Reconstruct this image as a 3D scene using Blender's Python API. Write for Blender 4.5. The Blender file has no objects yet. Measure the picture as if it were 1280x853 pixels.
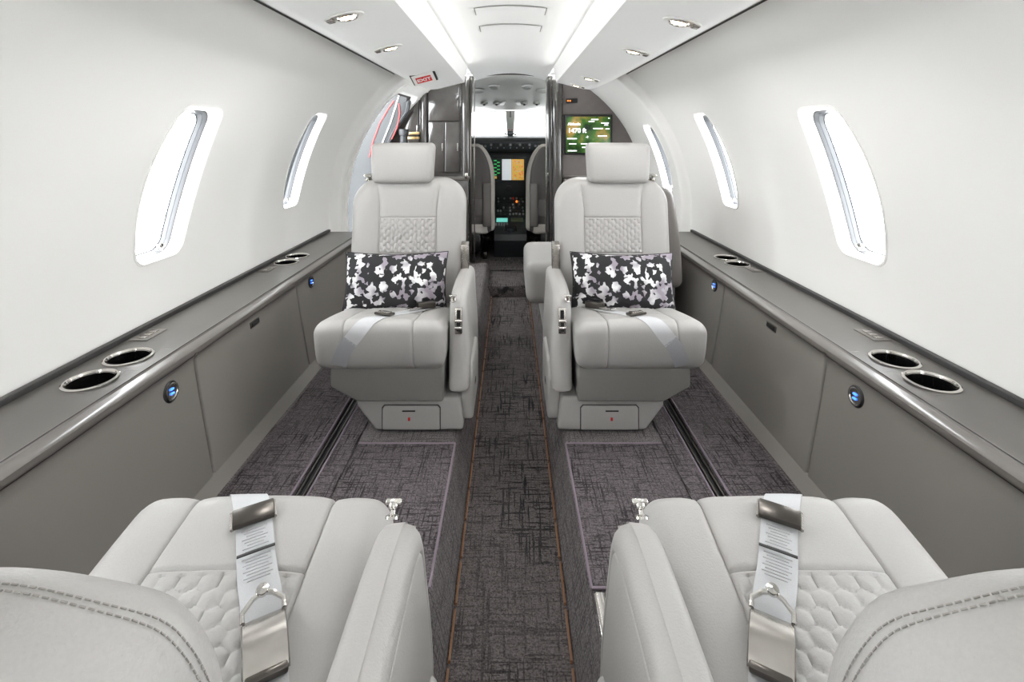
import bpy, bmesh, math, random
from mathutils import Vector, noise
random.seed(7)
C = bpy.context.scene.collection
scn = bpy.context.scene
# ------------------------------------------------------------------ camera
H = 0.98                      # eye height over the seat platform
F = 620.0                     # focal length in pixels of a 1280 wide frame
cam_d = bpy.data.cameras.new('camera'); cam = bpy.data.objects.new('camera', cam_d); C.objects.link(cam)
cam.location = (0, 0, H); cam.rotation_euler = (math.pi/2, 0, 0)
cam_d.sensor_width = 36; cam_d.sensor_fit = 'HORIZONTAL'; cam_d.lens = 36*F/1280
cam_d.shift_x = 2/1280; cam_d.shift_y = -(426.5-170)/1280
cam_d.clip_start = 0.02
scn.camera = cam
# ------------------------------------------------------------------ world: plain white overcast outside
w = bpy.data.worlds.new('sky'); scn.world = w; w.use_nodes = True
bg = w.node_tree.nodes['Background']; bg.inputs[0].default_value = (0.95, 0.98, 1.0, 1); bg.inputs[1].default_value = 18.0
scn.view_settings.view_transform = 'Standard'; scn.view_settings.look = 'None'
scn.view_settings.gamma = 1; scn.view_settings.use_curve_mapping = False
scn.view_settings.exposure = 0.13
# ceiling wash strips, one along each edge of the headliner
def area(name, loc, rot, sx, sy, power, col=(1, 0.995, 0.985)):
    l = bpy.data.lights.new(name, 'AREA'); l.shape = 'RECTANGLE'; l.size = sx; l.size_y = sy
    l.energy = power; l.color = col
    o = bpy.data.objects.new(name, l); C.objects.link(o); o.location = loc; o.rotation_euler = rot
    return o
for s in (-1, 1):
    area('ceiling_wash_lamp', (s*0.268, 0.25, 1.365), (0, s*math.radians(92), 0), 0.012, 5.6, 4.0)
# ------------------------------------------------------------------ materials
def lin(c):
    return tuple(((x/255)/12.92 if x/255 <= .04045 else ((x/255+.055)/1.055)**2.4) for x in c)+(1,)
def mat(name, col, rough=.5, metal=0, bump=0, bscale=200, var=0, emit=0, ecol=None, coat=0, spec=.5, detail=2):
    m = bpy.data.materials.new(name); m.use_nodes = True; nt = m.node_tree; b = nt.nodes['Principled BSDF']
    c = lin(col); b.inputs['Base Color'].default_value = c
    b.inputs['Roughness'].default_value = rough; b.inputs['Metallic'].default_value = metal
    b.inputs['Specular IOR Level'].default_value = spec
    if coat: b.inputs['Coat Weight'].default_value = coat; b.inputs['Coat Roughness'].default_value = .06
    if emit: b.inputs['Emission Color'].default_value = lin(ecol or col); b.inputs['Emission Strength'].default_value = emit
    tc = nt.nodes.new('ShaderNodeTexCoord'); n = nt.nodes.new('ShaderNodeTexNoise')
    n.inputs['Scale'].default_value = bscale; n.inputs['Detail'].default_value = detail
    nt.links.new(tc.outputs['Object'], n.inputs['Vector'])
    if bump:
        bp = nt.nodes.new('ShaderNodeBump'); bp.inputs['Strength'].default_value = bump; bp.inputs['Distance'].default_value = .002
        nt.links.new(n.outputs['Fac'], bp.inputs['Height']); nt.links.new(bp.outputs['Normal'], b.inputs['Normal'])
    if var:
        r = nt.nodes.new('ShaderNodeValToRGB')
        r.color_ramp.elements[0].color = tuple(x*(1-var) for x in c[:3])+(1,); r.color_ramp.elements[1].color = tuple(min(1, x*(1+var)) for x in c[:3])+(1,)
        r.color_ramp.elements[0].position = .3; r.color_ramp.elements[1].position = .7
        nt.links.new(n.outputs['Fac'], r.inputs['Fac']); nt.links.new(r.outputs['Color'], b.inputs['Base Color'])
    return m
M = {}
M['wall'] = mat('wall_liner', (236, 235, 232), .62, bump=.05, bscale=400, var=.01)
M['ceil'] = mat('headliner', (244, 244, 242), .6, bump=.05, bscale=500, var=.01)
M['white'] = mat('white_plastic', (240, 239, 236), .35, var=.01)
M['leather'] = mat('grey_leather', (162, 160, 157), .45, bump=.22, bscale=420, var=.025, detail=4)
M['leather_q'] = mat('quilted_leather', (162, 160, 157), .45, bump=.2, bscale=420, var=.025, detail=4)
M['skirt'] = mat('skirt_leather', (118, 116, 113), .5, bump=.1, bscale=300, var=.02)
M['seam'] = mat('seam_thread', (138, 135, 130), .7, var=.05, bscale=800)
M['panel'] = mat('grey_side_panel', (116, 112, 107), .5, bump=.08, bscale=600, var=.015)
M['ledge'] = mat('gloss_ledge', (86, 83, 79), .36, var=.015, bscale=30, coat=.12)
M['ledgetrim'] = mat('gloss_edge_trim', (94, 90, 86), .3, var=.02, bscale=30, coat=.25)
M['gasket'] = mat('dark_gasket', (52, 51, 51), .5, var=.05)
M['black'] = mat('black_plastic', (20, 20, 22), .35, var=.1)
M['slot'] = mat('black_slot', (8, 8, 9), .7, var=.1)
M['chrome'] = mat('chrome', (215, 212, 208), .12, metal=1, var=.02)
M['steel'] = mat('brushed_steel', (172, 168, 163), .27, metal=1, var=.05, bscale=60)
M['darksteel'] = mat('dark_steel', (92, 88, 84), .28, metal=1, var=.05, bscale=60)
M['belt'] = mat('belt_webbing', (186, 187, 189), .5, bump=.3, bscale=900, var=.04)
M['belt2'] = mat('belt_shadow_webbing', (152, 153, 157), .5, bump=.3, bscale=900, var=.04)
M['print'] = mat('belt_print', (168, 168, 170), .7, var=.05)
M['cup'] = mat('cup_liner', (16, 16, 16), .16, var=.1, bscale=40)
M['wood'] = mat('dark_gloss_veneer', (66, 63, 61), .14, var=.12, bscale=14, coat=.7)
M['bulk'] = mat('dark_bulkhead', (104, 98, 95), .4, var=.04, bscale=30)
M['blue'] = mat('blue_led', (60, 120, 255), .4, emit=2.5, var=.02)
M['red'] = mat('red_mark', (200, 40, 40), .5, var=.05)
M['exitred'] = mat('exit_red', (214, 52, 48), .5, var=.02)
M['cord'] = mat('red_cord', (190, 62, 62), .6, var=.05)
M['doorgrey'] = mat('door_panel_grey', (46, 48, 50), .5, var=.05, bscale=8)
M['piping'] = mat('mauve_piping', (116, 104, 113), .7, bump=.3, bscale=700, var=.08)
M['lens'] = mat('lamp_lens', (255, 236, 205), .3, emit=7, ecol=(255, 226, 180), var=.02)
M['led'] = mat('aisle_led', (84, 64, 44), .4, emit=.045, ecol=(255, 150, 70), var=.02)
M['sheep'] = mat('sheepskin', (225, 220, 212), .9, bump=.8, bscale=250, var=.06)
M['pilot'] = mat('pilot_leather', (104, 100, 98), .5, bump=.2, bscale=300, var=.04)
M['pilot2'] = mat('pilot_armrest', (122, 118, 115), .5, bump=.2, bscale=300, var=.04)
M['cockpit'] = mat('cockpit_black', (30, 33, 36), .5, var=.1, bscale=40)
M['cockpit2'] = mat('cockpit_panel', (48, 53, 57), .5, var=.1, bscale=40)
M['knob'] = mat('grey_knob', (140, 142, 144), .4, var=.1)
M['ovh'] = mat('overhead_liner', (214, 214, 208), .6, var=.02, bscale=20)
M['ovh2'] = mat('overhead_vent', (186, 186, 180), .5, var=.04)
M['dispwhite'] = mat('display_white', (225, 230, 234), .3, emit=.5, var=.02)
M['dispyel'] = mat('display_yellow', (226, 176, 84), .3, emit=.5, var=.02)
M['dispgreen'] = mat('display_green', (70, 220, 120), .3, emit=.6, var=.02)
M['dispcyan'] = mat('display_cyan', (120, 215, 200), .3, emit=.6, var=.05, bscale=60)
M['dispdark'] = mat('display_dark', (60, 70, 50), .3, emit=.2, var=.3, bscale=90)
M['maporange'] = mat('map_orange', (226, 140, 84), .3, emit=.4, var=.02)
M['maplime'] = mat('map_lime', (170, 196, 60), .3, emit=.4, var=.02)
M['mapgrey'] = mat('map_grey', (188, 184, 160), .3, emit=.4, var=.02)
M['txt'] = mat('screen_text', (255, 255, 255), .4, emit=1.0, var=.01)
M['gold'] = mat('step_glint_gold', (196, 166, 116), .35, metal=.6, var=.1)
M['amber'] = mat('amber_light', (255, 150, 50), .4, emit=2.0, ecol=(255, 120, 40), var=.02)
M['wframe'] = mat('window_frame_grey', (60, 62, 65), .3, var=.03)
def glass(name, tint):
    m = bpy.data.materials.new(name); m.use_nodes = True; nt = m.node_tree; nt.nodes.remove(nt.nodes['Principled BSDF'])
    o = nt.nodes['Material Output']; t = nt.nodes.new('ShaderNodeBsdfTransparent'); g = nt.nodes.new('ShaderNodeBsdfGlossy')
    g.inputs['Roughness'].default_value = .03; lw = nt.nodes.new('ShaderNodeLayerWeight'); pw = nt.nodes.new('ShaderNodeMath'); pw.operation = 'POWER'; pw.inputs[1].default_value = 5
    ml = nt.nodes.new('ShaderNodeMath'); ml.operation = 'MULTIPLY'; ml.inputs[1].default_value = .4
    mx = nt.nodes.new('ShaderNodeMixShader'); t.inputs[0].default_value = (tint, tint, tint, 1)
    nt.links.new(lw.outputs['Facing'], pw.inputs[0]); nt.links.new(pw.outputs[0], ml.inputs[0]); nt.links.new(ml.outputs[0], mx.inputs[0]); nt.links.new(t.outputs[0], mx.inputs[1]); nt.links.new(g.outputs[0], mx.inputs[2]); nt.links.new(mx.outputs[0], o.inputs[0])
    return m
M['windshield'] = glass('tinted_windshield', .22)
M['glass'] = glass('window_glass', .97)
def carpet(name, base, dark, scale=1.0, strength=1.0):
    m = bpy.data.materials.new(name); m.use_nodes = True; nt = m.node_tree; N = nt.nodes; L = nt.links; b = N['Principled BSDF']
    b.inputs['Roughness'].default_value = .95; b.inputs['Specular IOR Level'].default_value = .1
    tc = N.new('ShaderNodeTexCoord')
    def nz(sx, sy, sc, det=2, rough=.6):
        mp = N.new('ShaderNodeMapping'); mp.inputs['Scale'].default_value = (sx, sy, sx); L.new(tc.outputs['Object'], mp.inputs['Vector'])
        n = N.new('ShaderNodeTexNoise'); n.inputs['Scale'].default_value = sc; n.inputs['Detail'].default_value = det; n.inputs['Roughness'].default_value = rough
        L.new(mp.outputs[0], n.inputs['Vector']); return n.outputs['Fac']
    def ramp(f, a, c):
        r = N.new('ShaderNodeMapRange'); r.inputs['From Min'].default_value = a; r.inputs['From Max'].default_value = c; L.new(f, r.inputs['Value']); return r.outputs[0]
    def op(o, a, c):
        n = N.new('ShaderNodeMath'); n.operation = o
        for i, x in enumerate((a, c)):
            if isinstance(x, float): n.inputs[i].default_value = x
            else: L.new(x, n.inputs[i])
        return n.outputs[0]
    fine = nz(1, 1, 260, 2, .8); rag = op('MULTIPLY', op('SUBTRACT', nz(1, 1, 170, 2, .7), .5), .16)
    la = ramp(op('ADD', nz(1, 15, 11*scale, 1.5), rag), .565, .60)        # dashes running across
    lb = ramp(op('ADD', nz(17, 1, 10*scale, 1.5), rag), .565, .60)       # dashes running along
    lc = ramp(op('ADD', nz(1, 7, 30*scale, 2), rag), .585, .63)
    patch = ramp(nz(1, 1, 5*scale, 3), .38, .6)
    ln = op('MAXIMUM', la, lb); ln = op('MAXIMUM', ln, op('MULTIPLY', lc, .8))
    ln = op('MULTIPLY', ln, op('ADD', op('MULTIPLY', patch, .55), .45)); ln = op('MULTIPLY', ln, strength)
    mx = N.new('ShaderNodeMix'); mx.data_type = 'RGBA'; L.new(ln, mx.inputs['Factor']); mx.inputs['A'].default_value = lin(base); mx.inputs['B'].default_value = lin(dark)
    mm = N.new('ShaderNodeMix'); mm.data_type = 'RGBA'; mm.blend_type = 'MULTIPLY'; mm.inputs['Factor'].default_value = 1.0
    L.new(mx.outputs['Result'], mm.inputs['A'])
    rr = N.new('ShaderNodeMapRange'); rr.inputs['From Min'].default_value = .3; rr.inputs['From Max'].default_value = .7; rr.inputs['To Min'].default_value = .35; rr.inputs['To Max'].default_value = 1.65
    L.new(fine, rr.inputs['Value']); L.new(rr.outputs[0], mm.inputs['B']); L.new(mm.outputs['Result'], b.inputs['Base Color'])
    bp = N.new('ShaderNodeBump'); bp.inputs['Strength'].default_value = .8; bp.inputs['Distance'].default_value = .003; L.new(fine, bp.inputs['Height']); L.new(bp.outputs[0], b.inputs['Normal'])
    return m
M['carpet'] = carpet('carpet', (100, 94, 96), (60, 56, 58))
M['carpet_mat'] = carpet('mat_carpet', (93, 87, 89), (50, 46, 48), 1.1)
M['carpet_aisle'] = carpet('aisle_carpet', (88, 83, 82), (38, 36, 37), .9)
M['carpet_plain'] = carpet('edge_carpet', (108, 103, 103), (62, 58, 60), 1.0, .75)
def camo():
    m = bpy.data.materials.new('pillow_fabric'); m.use_nodes = True; nt = m.node_tree; N = nt.nodes; L = nt.links; b = N['Principled BSDF']
    b.inputs['Roughness'].default_value = .75
    tc = N.new('ShaderNodeTexCoord')
    n = N.new('ShaderNodeTexNoise'); n.inputs['Scale'].default_value = 34; n.inputs['Detail'].default_value = 1.5; n.inputs['Roughness'].default_value = .55
    v = N.new('ShaderNodeTexVoronoi'); v.inputs['Scale'].default_value = 85
    mxv = N.new('ShaderNodeMix'); mxv.data_type = 'RGBA'; mxv.inputs['Factor'].default_value = .72
    L.new(tc.outputs['Object'], v.inputs['Vector']); L.new(tc.outputs['Object'], mxv.inputs['A']); L.new(v.outputs['Position'], mxv.inputs['B'])
    L.new(mxv.outputs['Result'], n.inputs['Vector'])
    r = N.new('ShaderNodeMapRange'); r.inputs['From Min'].default_value = .525; r.inputs['From Max'].default_value = .535; L.new(n.outputs['Fac'], r.inputs['Value'])
    n2 = N.new('ShaderNodeTexNoise'); n2.inputs['Scale'].default_value = 13; L.new(tc.outputs['Object'], n2.inputs['Vector'])
    cr = N.new('ShaderNodeValToRGB'); cr.color_ramp.elements[0].position = .42; cr.color_ramp.elements[0].color = lin((142, 134, 144)); cr.color_ramp.elements[1].position = .58; cr.color_ramp.elements[1].color = lin((226, 226, 226))
    L.new(n2.outputs['Fac'], cr.inputs['Fac'])
    mx = N.new('ShaderNodeMix'); mx.data_type = 'RGBA'; mx.inputs['A'].default_value = lin((26, 25, 28)); L.new(r.outputs[0], mx.inputs['Factor']); L.new(cr.outputs['Color'], mx.inputs['B'])
    L.new(mx.outputs['Result'], b.inputs['Base Color'])
    return m
M['camo'] = camo()
def mapmat():
    m = bpy.data.materials.new('moving_map'); m.use_nodes = True; nt = m.node_tree; N = nt.nodes; L = nt.links; b = N['Principled BSDF']
    tc = N.new('ShaderNodeTexCoord'); n = N.new('ShaderNodeTexNoise'); n.inputs['Scale'].default_value = 7; n.inputs['Detail'].default_value = 7
    L.new(tc.outputs['Object'], n.inputs['Vector'])
    r = N.new('ShaderNodeValToRGB'); e = r.color_ramp.elements
    e[0].position = .36; e[0].color = lin((14, 34, 16)); e[1].position = .64; e[1].color = lin((158, 122, 54))
    k = e.new(.5); k.color = lin((52, 92, 32))
    L.new(n.outputs['Fac'], r.inputs['Fac']); L.new(r.outputs['Color'], b.inputs['Base Color']); L.new(r.outputs['Color'], b.inputs['Emission Color'])
    b.inputs['Emission Strength'].default_value = .45; b.inputs['Roughness'].default_value = .25
    return m
M['map'] = mapmat()
# ------------------------------------------------------------------ mesh helpers
def mk(name, verts, faces, m, parent=None, smooth=True, T=None):
    if T:
        verts = [T.f(v) for v in verts]
        if T.flip: faces = [tuple(reversed(f)) for f in faces]
    me = bpy.data.meshes.new(name); me.from_pydata([tuple(v) for v in verts], [], faces)
    me.materials.append(M[m] if isinstance(m, str) else m)
    if smooth:
        me.polygons.foreach_set('use_smooth', [True]*len(me.polygons))
        try: me.set_sharp_from_angle(angle=math.radians(38))
        except Exception: pass
    me.update()
    o = bpy.data.objects.new(name, me); C.objects.link(o)
    if parent: o.parent = parent
    return o
class Tr:
    def __init__(s, mx=1, my=1): s.mx, s.my = mx, my; s.flip = mx*my < 0
    def f(s, v): return (s.mx*v[0], s.my*v[1], v[2])
class MB:
    def __init__(s): s.v = []; s.f = []
    def add(s, v, f):
        o = len(s.v); s.v += [tuple(x) for x in v]; s.f += [tuple(i+o for i in q) for q in f]; return s
    def bm(s, b):
        b.verts.index_update(); s.add([v.co[:] for v in b.verts], [[v.index for v in f.verts] for f in b.faces]); b.free(); return s
    def box(s, x0, x1, y0, y1, z0, z1, bev=0, seg=2):
        b = bmesh.new(); bmesh.ops.create_cube(b, size=1)
        for v in b.verts: v.co = ((x0+x1)/2+v.co.x*(x1-x0), (y0+y1)/2+v.co.y*(y1-y0), (z0+z1)/2+v.co.z*(z1-z0))
        if bev: bmesh.ops.bevel(b, geom=b.edges[:], offset=bev, segments=seg, profile=.5, affect='EDGES')
        return s.bm(b)
    def obox(s, c, ax, ay, az, bev=0, seg=2):       # oriented box: half axis vectors
        c, ax, ay, az = map(Vector, (c, ax, ay, az)); b = bmesh.new(); bmesh.ops.create_cube(b, size=2)
        L = (ax.length, ay.length, az.length)
        for v in b.verts: v.co = (v.co.x*L[0], v.co.y*L[1], v.co.z*L[2])
        if bev: bmesh.ops.bevel(b, geom=b.edges[:], offset=bev, segments=seg, profile=.5, affect='EDGES')
        n = (ax.normalized(), ay.normalized(), az.normalized())
        for v in b.verts: v.co = c+n[0]*v.co.x+n[1]*v.co.y+n[2]*v.co.z
        if n[0].cross(n[1]).dot(n[2]) < 0: bmesh.ops.reverse_faces(b, faces=b.faces[:])
        return s.bm(b)
    def prism(s, poly, a0, a1, axis='y', bev=0, seg=3):   # poly in the two other axes
        b = bmesh.new(); n = len(poly)
        def P(p, a): return {'y': (p[0], a, p[1]), 'x': (a, p[0], p[1]), 'z': (p[0], p[1], a)}[axis]
        A = [b.verts.new(P(p, a0)) for p in poly]; B = [b.verts.new(P(p, a1)) for p in poly]
        b.faces.new(A); b.faces.new(list(reversed(B)))
        for i in range(n): b.faces.new((A[i], B[i], B[(i+1) % n], A[(i+1) % n]))
        bmesh.ops.recalc_face_normals(b, faces=b.faces[:])
        if bev: bmesh.ops.bevel(b, geom=b.edges[:], offset=bev, segments=seg, profile=.5, affect='EDGES', clamp_overlap=True)
        return s.bm(b)
    def tube(s, pts, r, n=8, cap=True, closed=False):
        pts = [Vector(p) for p in pts]; K = len(pts); rings = []; up = None
        for i, p in enumerate(pts):
            a = pts[(i-1) % K] if (closed or i > 0) else p; c = pts[(i+1) % K] if (closed or i < K-1) else p
            t = (c-a).normalized()
            if up is None: up = Vector((0, 0, 1)) if abs(t.z) < .9 else Vector((1, 0, 0))
            u = (up-t*up.dot(t)).normalized(); w_ = t.cross(u); up = u
            rr = r[i] if isinstance(r, (list, tuple)) else r
            rings.append([p+(u*math.cos(6.28318*k/n)+w_*math.sin(6.28318*k/n))*rr for k in range(n)])
        v = [q for g in rings for q in g]; f = []
        for i in range(K if closed else K-1):
            j = (i+1) % K
            for k in range(n): f.append((i*n+k, i*n+(k+1) % n, j*n+(k+1) % n, j*n+k))
        if cap and not closed: f.append(tuple(reversed(range(n)))); f.append(tuple((K-1)*n+k for k in range(n)))
        return s.add(v, f)
    def lathe(s, prof, c, axis=(0, 0, 1), n=24, ax=1, ay=1, ref=(1, 0, 0)):   # prof: (r,h)
        c = Vector(c); a = Vector(axis).normalized(); rf = Vector(ref)
        if abs(rf.dot(a)) > .95: rf = Vector((0, 1, 0))
        u = (rf-a*rf.dot(a)).normalized(); w_ = a.cross(u); v = []; f = []; K = len(prof)
        for r, h in prof:
            for k in range(n):
                t = 6.2831853*k/n; v.append(c+a*h+u*math.cos(t)*r*ax+w_*math.sin(t)*r*ay)
        for i in range(K-1):
            for k in range(n): f.append((i*n+k, i*n+(k+1) % n, (i+1)*n+(k+1) % n, (i+1)*n+k))
        if prof[0][0] > 1e-6: f.append(tuple(reversed(range(n))))
        if prof[-1][0] > 1e-6: f.append(tuple((K-1)*n+k for k in range(n)))
        return s.add(v, f)
    def ribbon(s, pts, widths, th=.002):     # pts: centre, widths: half width vectors
        pts = [Vector(p) for p in pts]; widths = [Vector(q) for q in widths]; K = len(pts); v = []
        for i in range(K):
            t = (pts[min(i+1, K-1)]-pts[max(i-1, 0)]).normalized(); nn = widths[i].cross(t).normalized()*th
            if nn.z < 0 and abs(nn.z) > .2*th: nn = -nn
            v += [pts[i]-widths[i], pts[i]+widths[i], pts[i]+widths[i]+nn, pts[i]-widths[i]+nn]
        f = []
        for i in range(K-1):
            a = 4*i; b = a+4
            for k in range(4): f.append((a+k, a+(k+1) % 4, b+(k+1) % 4, b+k))
        f += [(3, 2, 1, 0), (4*K-4, 4*K-3, 4*K-2, 4*K-1)]
        return s.add(v, f)
    def build(s, name, m, parent=None, T=None, smooth=True): return mk(name, s.v, s.f, m, parent, smooth, T)
def clamp(x, a, b): return max(a, min(b, x))
def sst(a, b, x):
    t = clamp((x-a)/(b-a), 0, 1); return t*t*(3-2*t)
def coords(h, r, step, extra=(), dense=None):
    e = [-h, -h+r*.25, -h+r*.5, -h+r*.75, -h+r]; out = set(e) | set(-x for x in e)
    n = max(2, int((2*h-2*r)/step))
    for i in range(n+1): out.add(-h+r+(2*h-2*r)*i/n)
    if dense:
        n = int((dense[1]-dense[0])/dense[2])
        for i in range(n+1): out.add(dense[0]+(dense[1]-dense[0])*i/n)
    for x in extra:
        for d in (-.006, -.003, -.0012, 0, .0012, .003, .006): out.add(x+d)
    l = sorted(out); k = [l[0]]
    for x in l[1:]:
        if x-k[-1] > .0007: k.append(x)
    k[-1] = h
    return k
def rgrid(xs, ys, zs, r, deform=None, corner=None):
    hx, hy, hz = xs[-1], ys[-1], zs[-1]; nx, ny, nz = len(xs)-1, len(ys)-1, len(zs)-1; idx = {}; V = []; Fc = []
    def g(i, j, k):
        key = (i, j, k)
        if key not in idx:
            x, y, z = xs[i], ys[j], zs[k]
            if corner: x, y, z = corner(x, y, z)
            q = (clamp(x, -hx+r, hx-r), clamp(y, -hy+r, hy-r), clamp(z, -hz+r, hz-r))
            if not corner:
                d = Vector((x-q[0], y-q[1], z-q[2]))
                if d.length > 1e-9: d = d.normalized()*r
                p = (q[0]+d.x, q[1]+d.y, q[2]+d.z)
            else: p = (x, y, z)
            idx[key] = len(V); V.append(deform(*p) if deform else p)
        return idx[key]
    for i in range(nx):
        for j in range(ny):
            Fc.append((g(i, j, nz), g(i+1, j, nz), g(i+1, j+1, nz), g(i, j+1, nz))); Fc.append((g(i, j, 0), g(i, j+1, 0), g(i+1, j+1, 0), g(i+1, j, 0)))
    for i in range(nx):
        for k in range(nz):
            Fc.append((g(i, 0, k), g(i+1, 0, k), g(i+1, 0, k+1), g(i, 0, k+1))); Fc.append((g(i, ny, k), g(i, ny, k+1), g(i+1, ny, k+1), g(i+1, ny, k)))
    for j in range(ny):
        for k in range(nz):
            Fc.append((g(0, j, k), g(0, j, k+1), g(0, j+1, k+1), g(0, j+1, k))); Fc.append((g(nx, j, k), g(nx, j+1, k), g(nx, j+1, k+1), g(nx, j, k+1)))
    return V, Fc
def hexq(x, y, p, asp=1.0):       # 0 on the stitched edges, 1 at the middle of each hexagon
    x = x/p; y = y/(p*asp)
    best = []
    s3 = 1.7320508
    for ox, oy in ((0, 0), (.5, s3/2)):
        cx = round(x-ox)+ox; cy = round((y-oy)/s3)*s3+oy
        dx, dy = abs(x-cx), abs(y-cy)
        best.append(max(dx, dx*.5+dy*s3/2))
    d = min(best)
    return clamp((.5-d)/.5, 0, 1)
def empty(name, loc, label=None, cat=None, group=None):
    o = bpy.data.objects.new(name, None); C.objects.link(o); o.location = loc; o.empty_display_size = .05
    return tag(o, label, cat, group)
def tag(o, label=None, cat=None, group=None, kind=None):
    if label: o['label'] = label
    if cat: o['category'] = cat
    if group: o['group'] = group
    if kind: o['kind'] = kind
    return o
def struct(o, label, cat): return tag(o, label, cat, kind='structure')
def rrect(hw, hh, r, n=6):      # rounded rectangle, counter-clockwise
    out = []
    for cx, cy, a in ((hw-r, hh-r, 0), (-hw+r, hh-r, 90), (-hw+r, -hh+r, 180), (hw-r, -hh+r, 270)):
        for k in range(n+1):
            t = math.radians(a+90*k/n); out.append((cx+r*math.cos(t), cy+r*math.sin(t)))
    return out
def text_mesh(name, body, size, loc, rot, m, parent, align='LEFT', bold=0):
    cu = bpy.data.curves.new(name, 'FONT'); cu.body = body; cu.size = size; cu.align_x = align; cu.extrude = .0006; cu.offset = bold
    o = bpy.data.objects.new(name, cu); C.objects.link(o)
    dg = bpy.context.evaluated_depsgraph_get(); me = bpy.data.meshes.new_from_object(o.evaluated_get(dg))
    bpy.data.objects.remove(o); bpy.data.curves.remove(cu)
    me.materials.clear(); me.materials.append(M[m]); me.name = name
    o = bpy.data.objects.new(name, me); C.objects.link(o); o.location = loc; o.rotation_euler = rot; o.parent = parent
    return o
# ================================================================== SETTING
BACK, STEP, FRONT = -2.7, 3.07, 3.85     # aft wall, door-frame step in the liner, cockpit bulkhead
R0, CZ = 1.125, 0.5
def radius(D):
    if D <= STEP: return R0
    return 1.125-.05*sst(STEP, STEP+.05, D)-.035*clamp((D-STEP)/(FRONT-STEP), 0, 1)
def wx(D, z):
    z = max(z, .2); return math.sqrt(max(radius(D)**2-(z-CZ)**2, .01))
def wall_patch(mb, side, d0, d1, z0, z1, nd, nz):
    v = []; f = []
    for i in range(nd+1):
        for j in range(nz+1):
            D = d0+(d1-d0)*i/nd; z = z0+(z1-z0)*j/nz; v.append((side*wx(D, z), D, z))
    for i in range(nd):
        for j in range(nz):
            a = i*(nz+1)+j; q = (a, a+1, a+nz+2, a+nz+1); f.append(q if side > 0 else tuple(reversed(q)))
    mb.add(v, f)
def wall_cell(mb, side, d0, d1, z0, z1, hole, rings=10):
    n = len(hole); cx = sum(p[0] for p in hole)/n; cz = sum(p[1] for p in hole)/n; outer = []
    for p in hole:
        dx, dz = p[0]-cx, p[1]-cz
        t = min(((d1-cx) if dx > 0 else (d0-cx))/dx if abs(dx) > 1e-6 else 1e9, ((z1-cz) if dz > 0 else (z0-cz))/dz if abs(dz) > 1e-6 else 1e9)
        outer.append((cx+dx*t, cz+dz*t))
    # pull the nearest outer points onto the exact cell corners
    for c in ((d0, z0), (d0, z1), (d1, z0), (d1, z1)):
        k = min(range(n), key=lambda i: (outer[i][0]-c[0])**2+(outer[i][1]-c[1])**2); outer[k] = c
    v = []; f = []
    for r in range(rings+1):
        t = r/rings
        for p, q in zip(hole, outer):
            D = p[0]+(q[0]-p[0])*t; z = p[1]+(q[1]-p[1])*t; v.append((side*wx(D, z), D, z))
    for r in range(rings):
        for k in range(n):
            a, b = r*n+k, r*n+(k+1) % n; q = (a, b, b+n, a+n); f.append(tuple(reversed(q)) if side > 0 else q)
    mb.add(v, f)
ZT = 1.39
def hole_cell(mb, side, d, a, b, zt, wn):
    lo, hi = wn[2]-wn[3]-.06, min(wn[2]+wn[3]+.06, zt-.02); e = .0015
    wall_patch(mb, side, d-e, a+e, -.2, zt, max(1, int((a-d)/.15)), 40)
    wall_patch(mb, side, a-e, b+e, -.2, lo+e, 3, 16); wall_patch(mb, side, a-e, b+e, hi-e, zt, 3, 16)
    e = .012
    wall_cell(mb, side, a-e, b+e, lo-e, hi+e, win_hole(*wn, wn is not DOOR), 8)
def dense(P, step=.025, ns={}):
    out = []
    for i, p in enumerate(P):
        q = P[(i+1) % len(P)]; n = 16 if (i % 9 == 8) else 2
        out += [(p[0]+(q[0]-p[0])*k/n, p[1]+(q[1]-p[1])*k/n) for k in range(n)]
    return out
def bow(P, hh): return [(x*(1+.30*(1-(z/hh)**2)), z) for x, z in P]
def win_hole(Dc, hw, zc, hh, r, b=True):
    P = dense(rrect(hw, hh, r, 8)); P = bow(P, hh) if b else P
    return [(Dc+x, zc+y) for x, y in P]
WIN = [(-2.12, .098, .82, .252, .038), (-1.2, .098, .82, .252, .038), (-.28, .098, .82, .252, .038), (.64, .098, .82, .252, .038), (1.585, .100, .828, .243, .038), (2.515, .083, .857, .238, .034)]
FWIN = (3.32, .085, .83, .225, .05)
DOOR = (3.50, .285, .62, .66, .10)
for side, sn in ((-1, 'left'), (1, 'right')):
    mb = MB(); d = BACK
    for wn in WIN:
        a, b = wn[0]-.2, wn[0]+.2
        hole_cell(mb, side, d, a, b, ZT, wn); d = b
    wall_patch(mb, side, d-.002, STEP, -.2, ZT, 4, 80)
    wall_patch(mb, side, STEP-.012, STEP+.062, -.2, 1.5, 10, 86)
    if side > 0:
        hole_cell(mb, side, STEP+.06, 3.16, 3.5, 1.5, FWIN); wall_patch(mb, side, 3.498, FRONT+.02, -.2, 1.5, 4, 40)
    else:
        hole_cell(mb, side, STEP+.06, STEP+.07, FRONT+.02, 1.5, DOOR)
    struct(mb.build('wall_'+sn, 'wall'), 'white curved cabin side wall with window openings on the '+('door side' if side < 0 else 'side facing the entry door'), 'wall')
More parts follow.
